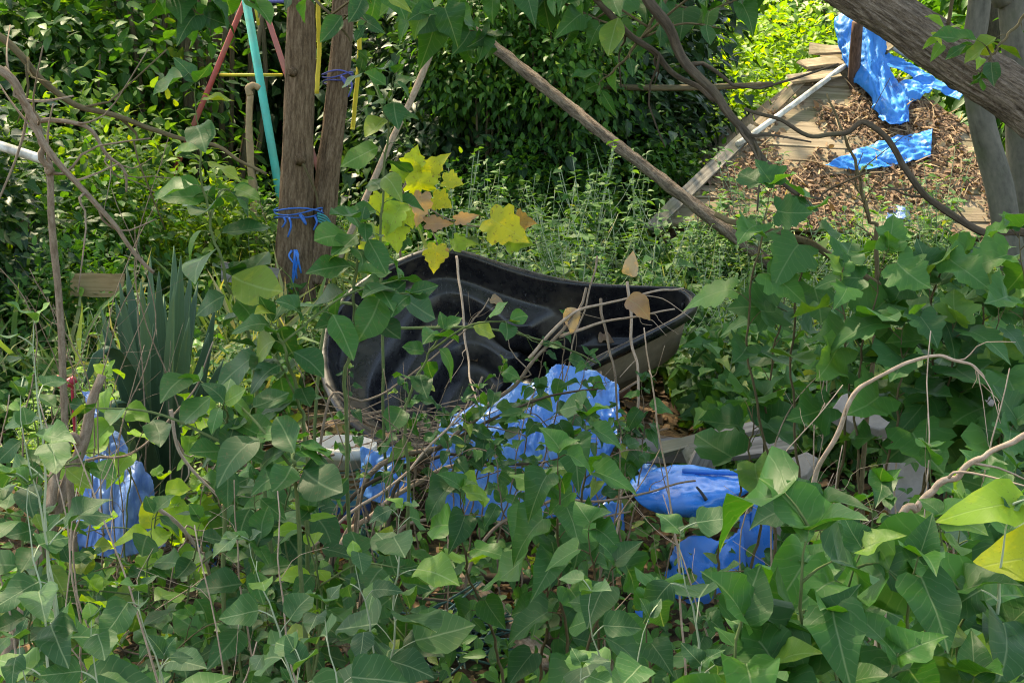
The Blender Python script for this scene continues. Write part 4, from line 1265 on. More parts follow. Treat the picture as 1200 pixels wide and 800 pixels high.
for i, (pts, r0, r1, lab) in enumerate([
    ([P(-80, -30, 3.6), P(0, 42, 3.6), P(62, 105, 3.6), P(130, 136, 3.6), P(200, 158, 3.6), P(255, 175, 3.55), P(310, 205, 3.5)], .011, .004, 'long dark twig sloping across the bright bushes'),
    ([P(-90, 40, 3.4), P(0, 85, 3.4), P(30, 120, 3.4), P(52, 170, 3.4), P(90, 215, 3.4), P(140, 270, 3.4), P(180, 320, 3.4)], .013, .005, 'brown twig bending steeply down past the white pipe'),
    ([g0(62, 420, 3.45), P(62, 260, 3.45), P(56, 200, 3.42), P(40, 140, 3.4), P(5, 80, 3.4)], .011, .006, 'upright brown stick crossing the bent twig by the pipe'),
    ([P(40, 143, 3.5), P(80, 143, 3.5), P(106, 150, 3.5), P(125, 180, 3.5), P(142, 200, 3.5), P(146, 225, 3.5)], .007, .003, 'grey forked twig dangling under the long dark one')]):
    branch('dead_twig', pts, r0, r1, 'twig' if i else 'brownstem', lab, 'twig', 5, 6, None, 44, .22)

# brambles and dry stems in front of the pond
DRY = [
    ([(395, 640, 4.2), (440, 600, 4.25), (520, 550, 4.3), (600, 543, 4.35)], .011, .006, 'cane', 'pale peeled stick lying level across the blue sheet'),
    ([(430, 560, 4.2), (520, 520, 4.25), (570, 480, 4.3), (620, 430, 4.3), (665, 378, 4.35), (690, 340, 4.4)], .010, .004, 'twig', 'brown branch rising diagonally across the pond towards the papery leaves'),
    ([(380, 380, 4.2), (470, 384, 4.25), (560, 384, 4.3), (640, 400, 4.35), (700, 425, 4.4)], .006, .003, 'stem', 'green brown bramble stem stretched level across the pond mouth'),
    ([(620, 420, 4.3), (665, 370, 4.35), (710, 356, 4.38), (770, 342, 4.4), (800, 338, 4.42)], .006, .003, 'cane', 'pale cane bowed along the right end of the pond'),
    ([(655, 395, 4.35), (700, 380, 4.38), (745, 370, 4.4), (790, 362, 4.42)], .0055, .003, 'cane', 'thin pale cane just inside the pond lip'),
    ([(450, 660, 4.1), (470, 560, 4.15), (560, 500, 4.2), (640, 465, 4.2), (700, 455, 4.2)], .008, .003, 'darkbark', 'dark stem curving over the upper blue sheet'),
    ([(400, 600, 4.15), (470, 548, 4.2), (540, 535, 4.2), (620, 545, 4.2), (700, 520, 4.2)], .008, .003, 'darkbark', 'dark stem sagging across the middle of the blue sheet'),
    ([(470, 620, 4.1), (560, 610, 4.15), (640, 615, 4.15), (740, 600, 4.2)], .007, .003, 'twig', 'brown twig along the bottom of the blue sheet'),
    ([(560, 640, 3.9), (640, 590, 3.95), (720, 585, 4.0), (815, 563, 4.1)], .006, .003, 'twig', 'brown twig reaching to the drum shell'),
    ([(380, 480, 4.2), (430, 470, 4.25), (480, 440, 4.3), (540, 390, 4.35), (575, 350, 4.4)], .005, .002, 'twig', 'grey twig slanting up across the black pond'),
    ([(535, 300, 5.1), (540, 340, 5.0), (545, 400, 4.9), (552, 440, 4.8), (560, 480, 4.6)], .005, .003, 'cane', 'pale root dangling straight down inside the pond'),
    ([(700, 300, 4.9), (690, 350, 4.8), (672, 400, 4.7), (660, 450, 4.6)], .004, .002, 'twig', 'thin twig standing in the middle of the pond'),
    ([(735, 330, 4.6), (742, 400, 4.5), (748, 460, 4.4), (730, 560, 4.3), (720, 640, 4.2)], .005, .004, 'cane', 'straight dry stalk in front of the muddy pond end'),
    ([(704, 350, 4.6), (712, 400, 4.5), (720, 440, 4.45), (726, 520, 4.4)], .005, .003, 'twig', 'reddish stalk beside the papery leaves'),
    ([(320, 700, 3.6), (400, 610, 3.7), (470, 560, 3.8), (540, 480, 3.9)], .006, .003, 'cane', 'straw coloured stalk leaning past the bucket'),
    ([(180, 590, 3.4), (230, 640, 3.45), (250, 700, 3.5)], .006, .004, 'cane', 'short bleached stick above the woody litter'),
    ([(200, 480, 3.7), (215, 540, 3.7), (262, 585, 3.7)], .006, .004, 'cane', 'bleached twig end near the spiky plant'),
    ([(100, 540, 3.8), (150, 530, 3.8), (220, 470, 3.85), (250, 400, 3.9)], .005, .002, 'twig', 'thin twig in front of the spiky plant'),
]
for k, (pp, r0, r1, mat, lab) in enumerate(DRY):
    pts = [P(*q) for q in pp]
    if k in (0, 1, 2, 5, 6, 7, 8, 9, 14): pts = [g0(pp[0][0] - 20, pp[0][1], pp[0][2])] + pts
    branch('dry_cane', pts, r0, r1, mat, lab, 'cane', RN.randint(2, 5), 6, None, 36, .16)

# a heap of fine dry brush below the pond, and the woody litter left of it
def brush_heap(px, py, n, rx, ry, h, label, mat='twig'):
    q = onground(px, py)
    root = empty('brush_heap', q, label, 'brushwood')
    mb = MB()
    for i in range(n):
        p = q + Vector((RN.uniform(-rx, rx), RN.uniform(-ry, ry), RN.uniform(.01, h)))
        d = Vector((RN.gauss(0, 1), RN.gauss(0, .6), RN.gauss(0, .35))).normalized() * RN.uniform(.1, .32)
        mb.tube([p - d, p + Vector((0, 0, RN.uniform(-.03, .03))), p + d], RN.uniform(.002, .006), .0015, 4, 5, cap=False)
    o = mb.build('dry_sticks', M[mat], root); o['kind'] = 'stuff'
brush_heap(465, 610, 90, .32, .16, .42, 'heap of thin dry sticks piled under the pond front')
brush_heap(235, 655, 110, .30, .2, .28, 'pile of brown woody twigs beside the leafy shrub', 'twig')
brush_heap(300, 760, 70, .45, .3, .2, 'scattered dark sticks under the poplar shoots', 'darkbark')
brush_heap(640, 585, 70, .35, .12, .4, 'loose dry sticks leaning on the blue sheet')
# ------------------------------------------------------------------ litter and ground cover
def scatter_litter():
    n = 9000
    x = NR.uniform(-3.2, 3.2, n); y = 2.6 + NR.random(n) ** 1.3 * 6.5
    pos = [(a * (b / 6 + .35), b, gh(a * (b / 6 + .35), b) + .012 + NR.random() * .03) for a, b in zip(x, y)]
    ax = unit(n) * np.array((1, 1, .35)); nr = np.array((0, 0, 1)) + unit(n) * .55
    o = add_mesh('leaf_litter', cloud_mesh('leaf_litter', 'small', 'dead', pos, ax, nr, NR.uniform(.04, .09, n)))
    tag(o, 'brown fallen leaves covering the ground under the shrubs', 'leaf litter', kind='stuff')
scatter_litter()

def cover():
    n = 46000
    x = NR.uniform(-1, 1, n); y = 5.6 + NR.random(n) * 6.0
    X = x * (y * .5 + .6)
    keep = []; pos = []
    for a, b in zip(X, y):
        h = noise.noise(Vector((a * 1.1, b * 1.1, 1.5))) + .5 * noise.noise(Vector((a * 3.1, b * 3.1, 7)))
        # keep clear of the pond and the shed roof
        if -.95 < a < .9 and b < 6.55: continue
        top = .30 + .28 * h + .03 * (b - 6)
        if a > EL.x - .1 and b > EL.y - .1: top = min(top, .25)
        if top < .05: top = .05
        pos.append((a, b, gh(a, b) + top * RN.random() ** .45))
    n = len(pos)
    ax = unit(n) + np.array((0, -.25, -.2)); nr = np.array((0, -.25, 1)) + unit(n) * .6
    o = add_mesh('ground_cover', cloud_mesh('ground_cover', 'small', 'cover', pos, ax, nr, NR.uniform(.035, .085, n)))
    tag(o, 'low tangled green weeds covering the ground behind the pond', 'weeds', kind='stuff')
    # dark ivy carpet right of the pond
    n = 9000
    pos = []
    while len(pos) < n:
        a = RN.uniform(.75, 2.6); b = RN.uniform(5.0, 8.4)
        top = .42 + .25 * noise.noise(Vector((a * 1.5, b * 1.5, 4)))
        pos.append((a, b, gh(a, b) + max(.04, top) * RN.random() ** .4))
    ax = unit(n) + np.array((0, -.4, -.5)); nr = np.array((0, -.5, 1)) + unit(n) * .5
    o = add_mesh('ivy_carpet', cloud_mesh('ivy_carpet', 'ivy', 'cover', pos, ax, nr, NR.uniform(.05, .10, n)))
    tag(o, 'thick ivy like leaf carpet between the pond end and the shed', 'ivy', kind='stuff')
    # dry pale grass
    n = 3800
    pos, ax = [], []
    while len(pos) < n:
        b = RN.uniform(5.8, 10.5); a = RN.uniform(-1, 1) * (b * .42)
        dens = noise.noise(Vector((a * .8, b * .8, 12)))
        if dens < RN.uniform(-.25, .3) or (-.95 < a < .9 and b < 6.6): continue
        pos.append((a, b, gh(a, b) + RN.uniform(.0, .35)))
        ax.append((RN.gauss(0, .6), RN.gauss(0, .6), RN.uniform(.1, 1.2)))
    nr = unit(n) + np.array((0, -.6, .3))
    o = add_mesh('dry_grass', cloud_mesh('dry_grass', 'straw', 'grass', pos, ax, nr, NR.uniform(.15, .42, n), droop=(.1, .9)))
    tag(o, 'thin pale grass blades and dry stalks among the weeds', 'grass', kind='stuff')
cover()

# ------------------------------------------------------------------ background bushes
def bush_mesh(seed, mat, n=5200, size=(.055, .10), kind='small', radii=(1.1, .9, 1.2), clumps=70, spread=.2):
    p, outw, off = clump_points((0, 0, 0), radii, n, clumps, spread, .45)
    ax = outw * .5 + off * .6 + unit(n) * .7 + np.array((0, -.1, -.45))
    nr = np.array((0, 0, 1.0)) + unit(n) * .6 + outw * .45
    return cloud_mesh('foliage', kind, mat, p, ax, nr, NR.uniform(*size, n))
BM = {
  'bush': [bush_mesh(1, 'bush', 4600, (.08, .14)), bush_mesh(2, 'bush', 4600, (.08, .14))],
  'hedge': [bush_mesh(8, 'lime', 2000, (.07, .13), clumps=50), bush_mesh(9, 'bushbright', 2200, (.07, .13), clumps=50)],  # far hedge: part of its sunlight is painted in as yellow green leaves
  'bright': [bush_mesh(3, 'bushbright', 4600, (.07, .13)), bush_mesh(4, 'bushbright', 4600, (.07, .13))],
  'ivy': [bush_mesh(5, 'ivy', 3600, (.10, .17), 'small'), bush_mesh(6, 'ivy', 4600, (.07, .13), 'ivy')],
}
BUSH_STEMS = []
for k in range(3):
    mb = MB()
    for i in range(7):
        a = RN.uniform(0, 6.28); r = RN.uniform(.3, .9)
        mb.tube([Vector((RN.uniform(-.15, .15), RN.uniform(-.15, .15), -1.35)), Vector((math.cos(a) * r * .5, math.sin(a) * r * .5, -.3)), Vector((math.cos(a) * r, math.sin(a) * r, RN.uniform(.3, 1.0)))], .022, .006, 5, 8)
    BUSH_STEMS.append(mb.mesh('stem', M['hazel']))
def bush(x, y, z, s, kind, label, group, i, sq=1.0):
    b = Vector((x, y, gh(x, y)))
    root = empty('bush', b, label, 'bush', group)
    f = add_mesh('foliage', BM[kind][i % 2], root, Vector((0, 0, z - b.z)))
    f.scale = (s, s, s * sq); f.rotation_euler = (0, 0, RN.uniform(0, 6.28)); f['kind'] = 'stuff'
    st = add_mesh('stem', BUSH_STEMS[i % 3], root, Vector((0, 0, z - b.z)))
    st.scale = (s, s, max(.4, (z - b.z) / 1.33)); st.rotation_euler = (0, 0, RN.uniform(0, 6.28))
L_BR = 'sunlit yellow green bush in the hedge far behind the shed'
L_BL = 'leafy green bush on the bank left of the play frame'
L_DK = 'bush with shade painted into dark leaves, forming the black thicket between tree and shed'
L_FAR = 'tall green bush filling the far back of the plot'
i = 0
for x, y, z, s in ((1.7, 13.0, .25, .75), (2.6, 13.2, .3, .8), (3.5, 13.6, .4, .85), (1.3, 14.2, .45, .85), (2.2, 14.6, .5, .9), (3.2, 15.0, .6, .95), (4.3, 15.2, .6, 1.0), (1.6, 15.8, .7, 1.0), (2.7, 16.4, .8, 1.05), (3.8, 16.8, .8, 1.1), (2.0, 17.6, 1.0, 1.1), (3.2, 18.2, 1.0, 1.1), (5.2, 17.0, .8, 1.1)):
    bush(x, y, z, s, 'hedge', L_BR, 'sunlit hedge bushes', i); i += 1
for x, y, z, s in ((-4.0, 9.5, .8, 1.0), (-3.1, 10.0, .9, 1.0), (-4.6, 11, 1.6, 1.2), (-3.3, 11.4, 1.8, 1.0), (-4.2, 12.6, 1.6, 1.2), (-2.6, 12.6, 1.2, 1.0), (-3.5, 8.2, .5, .8), (-2.7, 8.9, .35, .75), (-2.5, 7.4, .45, .6), (-2.05, 8.0, .4, .6), (-3.0, 7.0, .7, .75), (-2.2, 6.6, .2, .45), (-1.85, 8.3, .2, .5), (-1.55, 8.7, .2, .45)):
    kd = ('bright', 'bush', 'bright', 'ivy', 'bush')[i % 5]
    lb = {'bright': 'yellow green ', 'bush': 'mid green ', 'ivy': 'dark green '}[kd] + ('low bush at the foot of the bank by the white pipe' if s < .85 else 'tall bush on the bank beyond the red poles')
    bush(x, y, z, s, kd, lb, lb + ' group', i); i += 1
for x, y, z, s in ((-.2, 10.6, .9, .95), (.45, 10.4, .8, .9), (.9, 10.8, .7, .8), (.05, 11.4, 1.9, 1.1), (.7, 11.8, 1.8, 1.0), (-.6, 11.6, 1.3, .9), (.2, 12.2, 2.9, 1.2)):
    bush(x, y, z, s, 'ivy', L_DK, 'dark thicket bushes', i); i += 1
for x, y, z, s in ((.05, 9.5, .35, .5), (.75, 9.6, .45, .5), (-.35, 9.3, .25, .45), (1.15, 9.9, .5, .45), (.35, 9.7, 1.6, .5), (-.2, 9.9, 1.7, .5)):
    bush(x, y, z, s, 'bush', 'small light green bush growing against the dark thicket', 'light bushes before the thicket', i); i += 1
for x, y, z, s in ((-1.5, 13.4, 1.4, 1.2), (-1.6, 14.6, 2.0, 1.5), (-.2, 14.6, 2.2, 1.6), (.6, 13.2, .9, 1.0), (5.0, 13.0, 1.3, 1.4), (5.6, 14.5, 2.0, 1.6), (-5.6, 14, 1.5, 1.6), (-3.4, 15.2, 1.6, 1.6), (4.6, 10.6, .7, 1.0), (.4, 16.2, 2.0, 1.6), (6.5, 12, 1.6, 1.6), (-6.4, 11, 1.6, 1.5), (2.0, 20.0, 1.6, 1.7), (-1.0, 19.5, 1.6, 1.9), (4.8, 20, 1.6, 1.9), (-4.5, 19, 1.6, 1.9)):
    bush(x, y, z, s, 'bush', L_FAR, 'tall bushes at the back', i); i += 1

# ------------------------------------------------------------------ herbs (pale, fine leaved) behind and beside the pond
def herb_mesh(seed, h, mat='herb'):
    rng = random.Random(seed)
    mb = MB()
    pos, ax, nr, sz = [], [], [], []
    for sidx in range(rng.randint(2, 4)):
        top = Vector((rng.gauss(0, .10), rng.gauss(0, .10), h * rng.uniform(.7, 1)))
        c = catmull([Vector((rng.gauss(0, .02), rng.gauss(0, .02), -.05)), Vector((top.x * .3, top.y * .3, top.z * .5)), top], 14)
        mb.tube(c, .0035, .0015, 4)
        for k in range(4, 14):
            for q in range(2 if k < 11 else 3):
                a = rng.uniform(0, 6.28)
                l = (.085 if k < 10 else .045) * rng.uniform(.6, 1.2)
                pos.append(c[k] + Vector((0, 0, rng.uniform(-.02, .02))))
                ax.append((math.cos(a), math.sin(a), rng.uniform(-.3, .7)))
                nr.append((rng.gauss(0, .3), rng.gauss(0, .3), 1)); sz.append(l)
        for k in range(rng.randint(1, 3)):
            p = c[rng.randint(6, 11)]; a = rng.uniform(0, 6.28); l = rng.uniform(.08, .2)
            e = p + Vector((math.cos(a) * l * .6, math.sin(a) * l * .6, l))
            mb.tube([p, p.lerp(e, .5) + Vector((0, 0, -.02)), e], .002, .001, 4, 5)
            for u in range(5):
                b = rng.uniform(0, 6.28)
                pos.append(p.lerp(e, .35 + .16 * u)); ax.append((math.cos(b), math.sin(b), .4)); nr.append((0, 0, 1)); sz.append(rng.uniform(.02, .05))
    return mb.mesh('stem', M['palestem']), cloud_mesh('foliage', 'small', mat, [tuple(p) for p in pos], ax, nr, sz, 3)
HM = [herb_mesh(100 + k, h) for k, h in enumerate((.55, .65, .75, .6, .85, .7, .95, .8))]
LM = [herb_mesh(200 + k, h, 'lime') for k, h in enumerate((.45, .6, .5))]
def herb(x, y, k, s, label, group, pool=HM):
    b = Vector((x, y, gh(x, y)))
    root = empty('weed_plant', b, label, 'weed', group)
    st, fo = pool[k % len(pool)]
    rz = RN.uniform(0, 6.28)
    for nm, me in (('stem', st), ('foliage', fo)):
        o = add_mesh(nm, me, root); o.rotation_euler = (0, 0, rz); o.scale = (s, s, s)
        if nm == 'foliage': o['kind'] = 'stuff'
for k in range(78):
    x = RN.uniform(-.3, 1.55); y = RN.uniform(6.55, 8.9)
    if x > EL.x - .05 and y > EL.y - .2: continue
    herb(x, y, k, RN.uniform(.9, 1.4) * (1 if x < .8 else .7), 'pale fine leaved weed in the thicket between pond and rough pole', 'weeds behind the pond')
for k in range(60):
    x = RN.uniform(.95, 3.0); y = RN.uniform(5.2, 8.4)
    herb(x, y, k, RN.uniform(.7, 1.05), 'pale weed growing between the muddy pond end and the shed eave', 'weeds below the shed')
for k in range(34):
    x = RN.uniform(.75, 3.3); y = RN.uniform(7.7, 8.45)
    herb(x, y, k, RN.uniform(.95, 1.3), 'tall pale weed growing up over the shed eave', 'weeds at the shed eave')
for k in range(46):
    y = RN.uniform(5.6, 9.0); x = RN.uniform(-.44, -.10) * y - .1
    if abs(x + 1.12) < .16 and abs(y - 7.5) < .2: continue
    herb(x, y, k, RN.uniform(.65, 1.0), 'pale weed on the bank around the twin tree and play frame', 'weeds round the twin tree')
for k in range(16):
    y = RN.uniform(4.6, 5.6); x = RN.uniform(-.36, -.2) * y
    herb(x, y, k, RN.uniform(.5, .8), 'bright lime weed around the spiky plant and faded tarpaulin', 'lime weeds by the tarpaulin', LM)

# ------------------------------------------------------------------ leafy shoots with every leaf a part
def shoot(name, base, pts, kind, mat, smat, size, nl, label, cat, group=None, start=.3, r0=.006, r1=.002, pet=.35, opp=False, flop=.35, face=.45, shrink=.45, jit=.5, side=0, wid=1.0):
    """a leafy stem: tube plus one object per leaf, petioles in the stem mesh"""
    base = Vector(base)
    root = empty(name, base, label, cat, group)
    main = catmull([base + Vector((0, 0, -.03))] + list(pts), 40)
    for i in range(6, 40):
        main[i] = main[i] + Vector(((1 if (i // 3) % 2 else -1) * size * .022, RN.uniform(-1, 1) * size * .015, 0))
    lines = [(main, r0, r1, nl, start, 'stem')]
    for k in range(side):
        i = int(RN.uniform(.45, .9) * 39); p = main[i]
        a = RN.uniform(0, 6.28); l = RN.uniform(.18, .36) * size / .1
        q = p + Vector((math.cos(a) * l, math.sin(a) * l * .7, RN.uniform(.0, .5) * l))
        lines.append((catmull([p, p.lerp(q, .5) + Vector((0, 0, .03)), q], 14), r0 * .55, r1, max(3, int(nl * .4)), .25, 'side_branch'))
    for c, ra, rb, n, s0, nm in lines:
        m = len(c)
        mb = MB()
        mb.tube(c, ra, rb, 6, prof=lambda k, ra=ra, rb=rb: (ra + (rb - ra) * k) * (1 if k < .85 else 1 - .7 * (k - .85) / .15))
        ph = RN.uniform(0, 6.28)
        todo = []
        for i in range(n):
            t = s0 + (1 - s0) * (i + RN.uniform(-.2, .2)) / max(1, n - 1)
            t = min(1, max(0, t))
            j = min(m - 1, int(t * (m - 1))); p = c[j]
            d = (c[min(j + 1, m - 1)] - c[max(j - 1, 0)]).normalized()
            ph += math.pi / 2 if (opp and i % 2 == 0) else (math.pi if opp else 2.4)
            o = Vector((math.cos(ph), math.sin(ph), 0)); o = (o - d * o.dot(d)).normalized()
            sz = size * RN.uniform(.68, 1.15) * (1 - (1 - shrink) * max(0, (t - .6) / .4) ** 1.5)
            pd = (o * .8 + d * .6).normalized()
            e = p + pd * sz * pet
            mb.tube([p, p.lerp(e, .5) + Vector((0, 0, sz * .03)), e], max(.0011, rb * .8), .0009, 4, 5, cap=False)
            ax = o + d * .15 + Vector((RN.gauss(0, .3), RN.gauss(0, .3) - .1, -flop + RN.gauss(0, .25)))
            nr = Vector((RN.gauss(0, jit * .7), -face + RN.gauss(0, jit * .7), 1)) + d * .3
            todo.append((e, ax, nr, sz))
        d = (c[-1] - c[-3]).normalized()
        for i in range(2):
            o = Vector((math.cos(ph + i * 2.9), math.sin(ph + i * 2.1), 0))
            todo.append((c[-1] - d * .004, o * .7 + d * .8, d * .5 - o * .5 + Vector((0, -.4, .4)), size * shrink * RN.uniform(.5, .9)))
        if nm == 'stem':
            mb.build('stem', M[smat], root); par = root
        else:
            par = mb.build('side_branch', M[smat], root, origin=root.location); par.location = (0, 0, 0)
        for e, ax, nr, sz in todo:
            leaf_obj(root, kind, mat, e, ax, nr, sz, widen=wid).parent = par
    return root

def upright(px, py, d, drop=0.0, wob=.05):
    """stem control points from the ground straight up to a tip seen at a pixel"""
    t = P(px, py, d)
    bx = t.x + RN.uniform(-.12, .12); by = t.y + RN.uniform(-.05, .15)
    b = Vector((bx, by, gh(bx, by)))
    return b, [b.lerp(t, .35) + Vector((RN.uniform(-wob, wob), RN.uniform(-wob, wob), 0)), b.lerp(t, .7) + Vector((RN.uniform(-wob, wob), RN.uniform(-wob, wob), 0)), t]


MARKS = [(425, 740, 'beside the splintered stump'), (585, 745, 'in front of the knobbly log'), (700, 740, 'over the bare leaf litter'), (780, 690, 'in front of the blue plastic offcut'),
         (90, 520, 'by the leaning stick'), (240, 640, 'at the brown twig pile'), (470, 580, 'below the heap of dry sticks'), (330, 740, 'over the scattered dark sticks'), (60, 680, 'below the faded tarpaulin'),
         (870, 620, 'before the jagged blue shard'), (960, 620, 'at the foot of the arching cane'), (1080, 600, 'at the foot of the slanting cane'), (1170, 700, 'below the lime green leaves'), (1010, 740, 'in the thick of the heart leaved shrubs'),
         (640, 530, 'over the crumpled blue sheet'), (730, 540, 'over the twisted blue strip'), (820, 570, 'over the split drum'), (410, 520, 'next to the striped bucket'), (190, 430, 'in front of the spiky plant'),
         (330, 470, 'under the tall oval leaved sapling'), (900, 220, 'at the lower end of the steep dark branch'), (1040, 260, 'below the blue tarpaulin scrap'), (1130, 260, 'along the crooked dark branch'), (1180, 320, 'at the foot of the bowed grey tree'),
         (1050, 350, 'along the brown vine stem'), (1040, 470, 'over the tilted concrete slab'), (1150, 450, 'over the rounded concrete lump'), (930, 520, 'over the silver grey boards'), (920, 380, 'beside the dark ivy carpet'),
         (540, 430, 'before the black basin'), (690, 400, 'by the papery dead leaves'), (760, 430, 'before the muddy pond end')]
def near(px, py, kind):
    m = min(MARKS, key=lambda q: (q[0] - px) ** 2 + (q[1] - py) ** 2)[2]
    return kind + ' ' + m, kind + ' ' + m
def family(spots, name, kind, mat, smat, size, lab, cat, more=1.3, **kw):
    for px, py, d, nl in spots:
        b, pts = upright(px, py, d)
        l, g = near(px, py, lab)
        shoot(name, b, pts, kind, mat, smat, RN.uniform(*size), int(nl * more + .5), l, cat, g, **kw)
# --- heart leaved shrub, right foreground (close, big leaves)
family(((945, 618, 1.35, 7), (868, 720, 1.3, 5), (1010, 640, 1.5, 8), (1075, 650, 1.45, 7), (975, 720, 1.3, 6), (1120, 690, 1.5, 7), (1050, 765, 1.3, 5), (1170, 740, 1.5, 7), (905, 775, 1.3, 5),
        (960, 590, 2.0, 8), (1100, 600, 2.0, 8), (1180, 620, 2.0, 8), (1140, 790, 1.4, 5), (985, 800, 1.35, 4), (1030, 690, 1.8, 8), (1090, 720, 1.8, 7), (1190, 680, 1.8, 7), (950, 660, 1.7, 6)),
       'heart_leaf_shrub', 'heart', 'heart', 'stem', (.095, .14), 'shrub shoot with broad heart shaped leaves', 'shrub',
       start=.66, r0=.005, r1=.0028, pet=.4, flop=.6, face=.85, shrink=.75, jit=.5)
# --- heart leaved shoots, centre (in front of the blue sheet)
family(((688, 485, 2.9, 11), (655, 525, 2.7, 9), (625, 570, 2.9, 8), (720, 655, 2.3, 7), (690, 610, 2.4, 8), (760, 710, 2.0, 6), (540, 570, 3.2, 7)),
       'heart_leaf_shrub', 'heart', 'heart', 'brownstem', (.085, .13), 'slim brown shoot with pointed heart leaves', 'shrub',
       start=.5, r0=.005, r1=.002, pet=.35, flop=.65, face=.75, shrink=.75, jit=.5)
# --- white poplar suckers, foreground
family(((290, 632, 2.0, 11), (350, 775, 1.6, 5), (470, 592, 2.4, 11), (105, 722, 1.5, 5), (30, 565, 1.6, 6), (160, 690, 1.8, 7), (415, 650, 2.3, 8), 
        (690, 692, 1.8, 7), (795, 622, 1.8, 6), (760, 720, 1.7, 5), (380, 705, 1.8, 7), (680, 775, 1.6, 4), (20, 745, 1.45, 5), (820, 775, 1.6, 4), (190, 765, 1.6, 5)),
       'poplar_sucker', 'poplar', 'poplar', 'palestem', (.08, .13), 'poplar sucker with pale stem and toothed leaves', 'sapling',
       start=.55, r0=.0036, r1=.0014, pet=.45, flop=.35, face=.65, shrink=.45, jit=.55)
for px, py, d, lab in ((38, 372, 1.7, 'tall poplar sucker with long bluish leaves beside the faded tarpaulin'), (22, 460, 1.6, 'shorter bluish poplar sucker rising next to the tall one by the tarpaulin')):
    b, pts = upright(px, py, d)
    shoot('poplar_sucker', b, pts, 'poplar', 'poplar', 'palestem', .10, 9, lab, 'sapling', None, .6, .003, .0014, .5, flop=.1, face=.35, shrink=.5, jit=.4, wid=.75)
# --- sunlit leaves, right edge: the sun shaft is put into their lime colour
b, pts = upright(1185, 590, 1.5)
r = shoot('poplar_sucker', b, pts, 'poplar', 'poplar', 'palestem', .09, 3, 'sucker carrying three leaves painted sunlit lime green beside the slanting cane', 'sapling', None, .8, .005, .0022, .5)
for x, y, a, s in ((1205, 590, (-1, -.1, .12), .085), (1240, 650, (-1, -.1, .1), .09), (1212, 752, (-1, -.2, -.02), .088)):
    leaf_obj(r, 'poplar', 'lime', P(x, y, 1.5), a, (0, -.75, .8), s)
# --- oval leaved saplings left of the pond
OV = [
 (330, 560, 3.2, [(296, 430), (266, 330), (240, 230), (228, 95)], 14, .14, 'tall oval leaved sapling standing in front of the play frame and twin tree', .32, 1),
 (420, 620, 3.2, [(405, 500), (412, 400), (418, 300), (424, 260)], 14, .12, 'oval leaved sapling standing before the left end of the pond', .56, 1),
 (455, 560, 4.3, [(448, 420), (447, 260), (455, 150), (462, 85)], 13, .125, 'light oval leaved sapling against the dark thicket beside the pale pole', .52, 1),
 (350, 640, 3.0, [(360, 560), (350, 470), (330, 400), (318, 375)], 12, .12, 'leafy sapling with oval leaves above the woody twigs', .38, 2),
 (250, 680, 2.8, [(262, 600), (270, 540), (268, 500), (262, 470)], 10, .115, 'dense oval leaved shoot between the spiky plant and the twig pile', .4, 1),
 (480, 640, 3.6, [(478, 560), (475, 480), (500, 420), (520, 385)], 9, .105, 'slender oval leaved shoot climbing in front of the black basin', .45, 1),
 (370, 640, 2.7, [(348, 600), (346, 560), (344, 540), (342, 515)], 8, .12, 'leafy oval shoot covering the striped bucket side', .5, 1),
]
for bx, by, d, ps, nl, sz, lab, st, sb in OV:
    sz *= .86; nl = int(nl * 1.25)
    b = g0(bx, by, d)
    pts = [P(x, y, d + RN.uniform(-.04, .04)) for x, y in ps]
    shoot('oval_leaf_sapling', b, pts, 'oval', 'oval', 'stem', sz, nl, lab, 'sapling', None, st, .006, .0022, .25, flop=.3, face=.6, shrink=.75, jit=.5, side=sb, wid=1.35)
family(((300, 560, 3.0, 9), (345, 530, 3.3, 8), (285, 520, 3.4, 9), (180, 600, 3.2, 7), (235, 610, 3.0, 7), (455, 600, 3.3, 7), (360, 600, 2.8, 8), (300, 640, 2.7, 7), (450, 650, 3.0, 7), (50, 620, 3.0, 7), (30, 500, 3.2, 9), (30, 420, 3.6, 8)),
       'oval_leaf_shoot', 'oval', 'oval', 'stem', (.08, .115), 'low oval leaved shoot', 'shrub', start=.45, r0=.0045, r1=.0018, pet=.25, flop=.35, face=.6, shrink=.75, side=1, wid=1.35)
# --- lime shoots, left: backlight put into the leaf colour
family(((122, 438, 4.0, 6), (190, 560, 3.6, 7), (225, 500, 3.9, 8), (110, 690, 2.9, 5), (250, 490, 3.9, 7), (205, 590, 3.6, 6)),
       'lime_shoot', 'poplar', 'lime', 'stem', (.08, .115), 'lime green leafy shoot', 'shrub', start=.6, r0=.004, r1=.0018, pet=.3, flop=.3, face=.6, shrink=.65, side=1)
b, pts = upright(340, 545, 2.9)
shoot('lime_shoot', b, pts, 'oval', 'lime', 'stem', .075, 12, 'fresh lime shoot with narrow leaves rising in front of the dark sapling', 'shrub', None, .6, .004, .002, .2, flop=-.2, face=.5, shrink=.7)
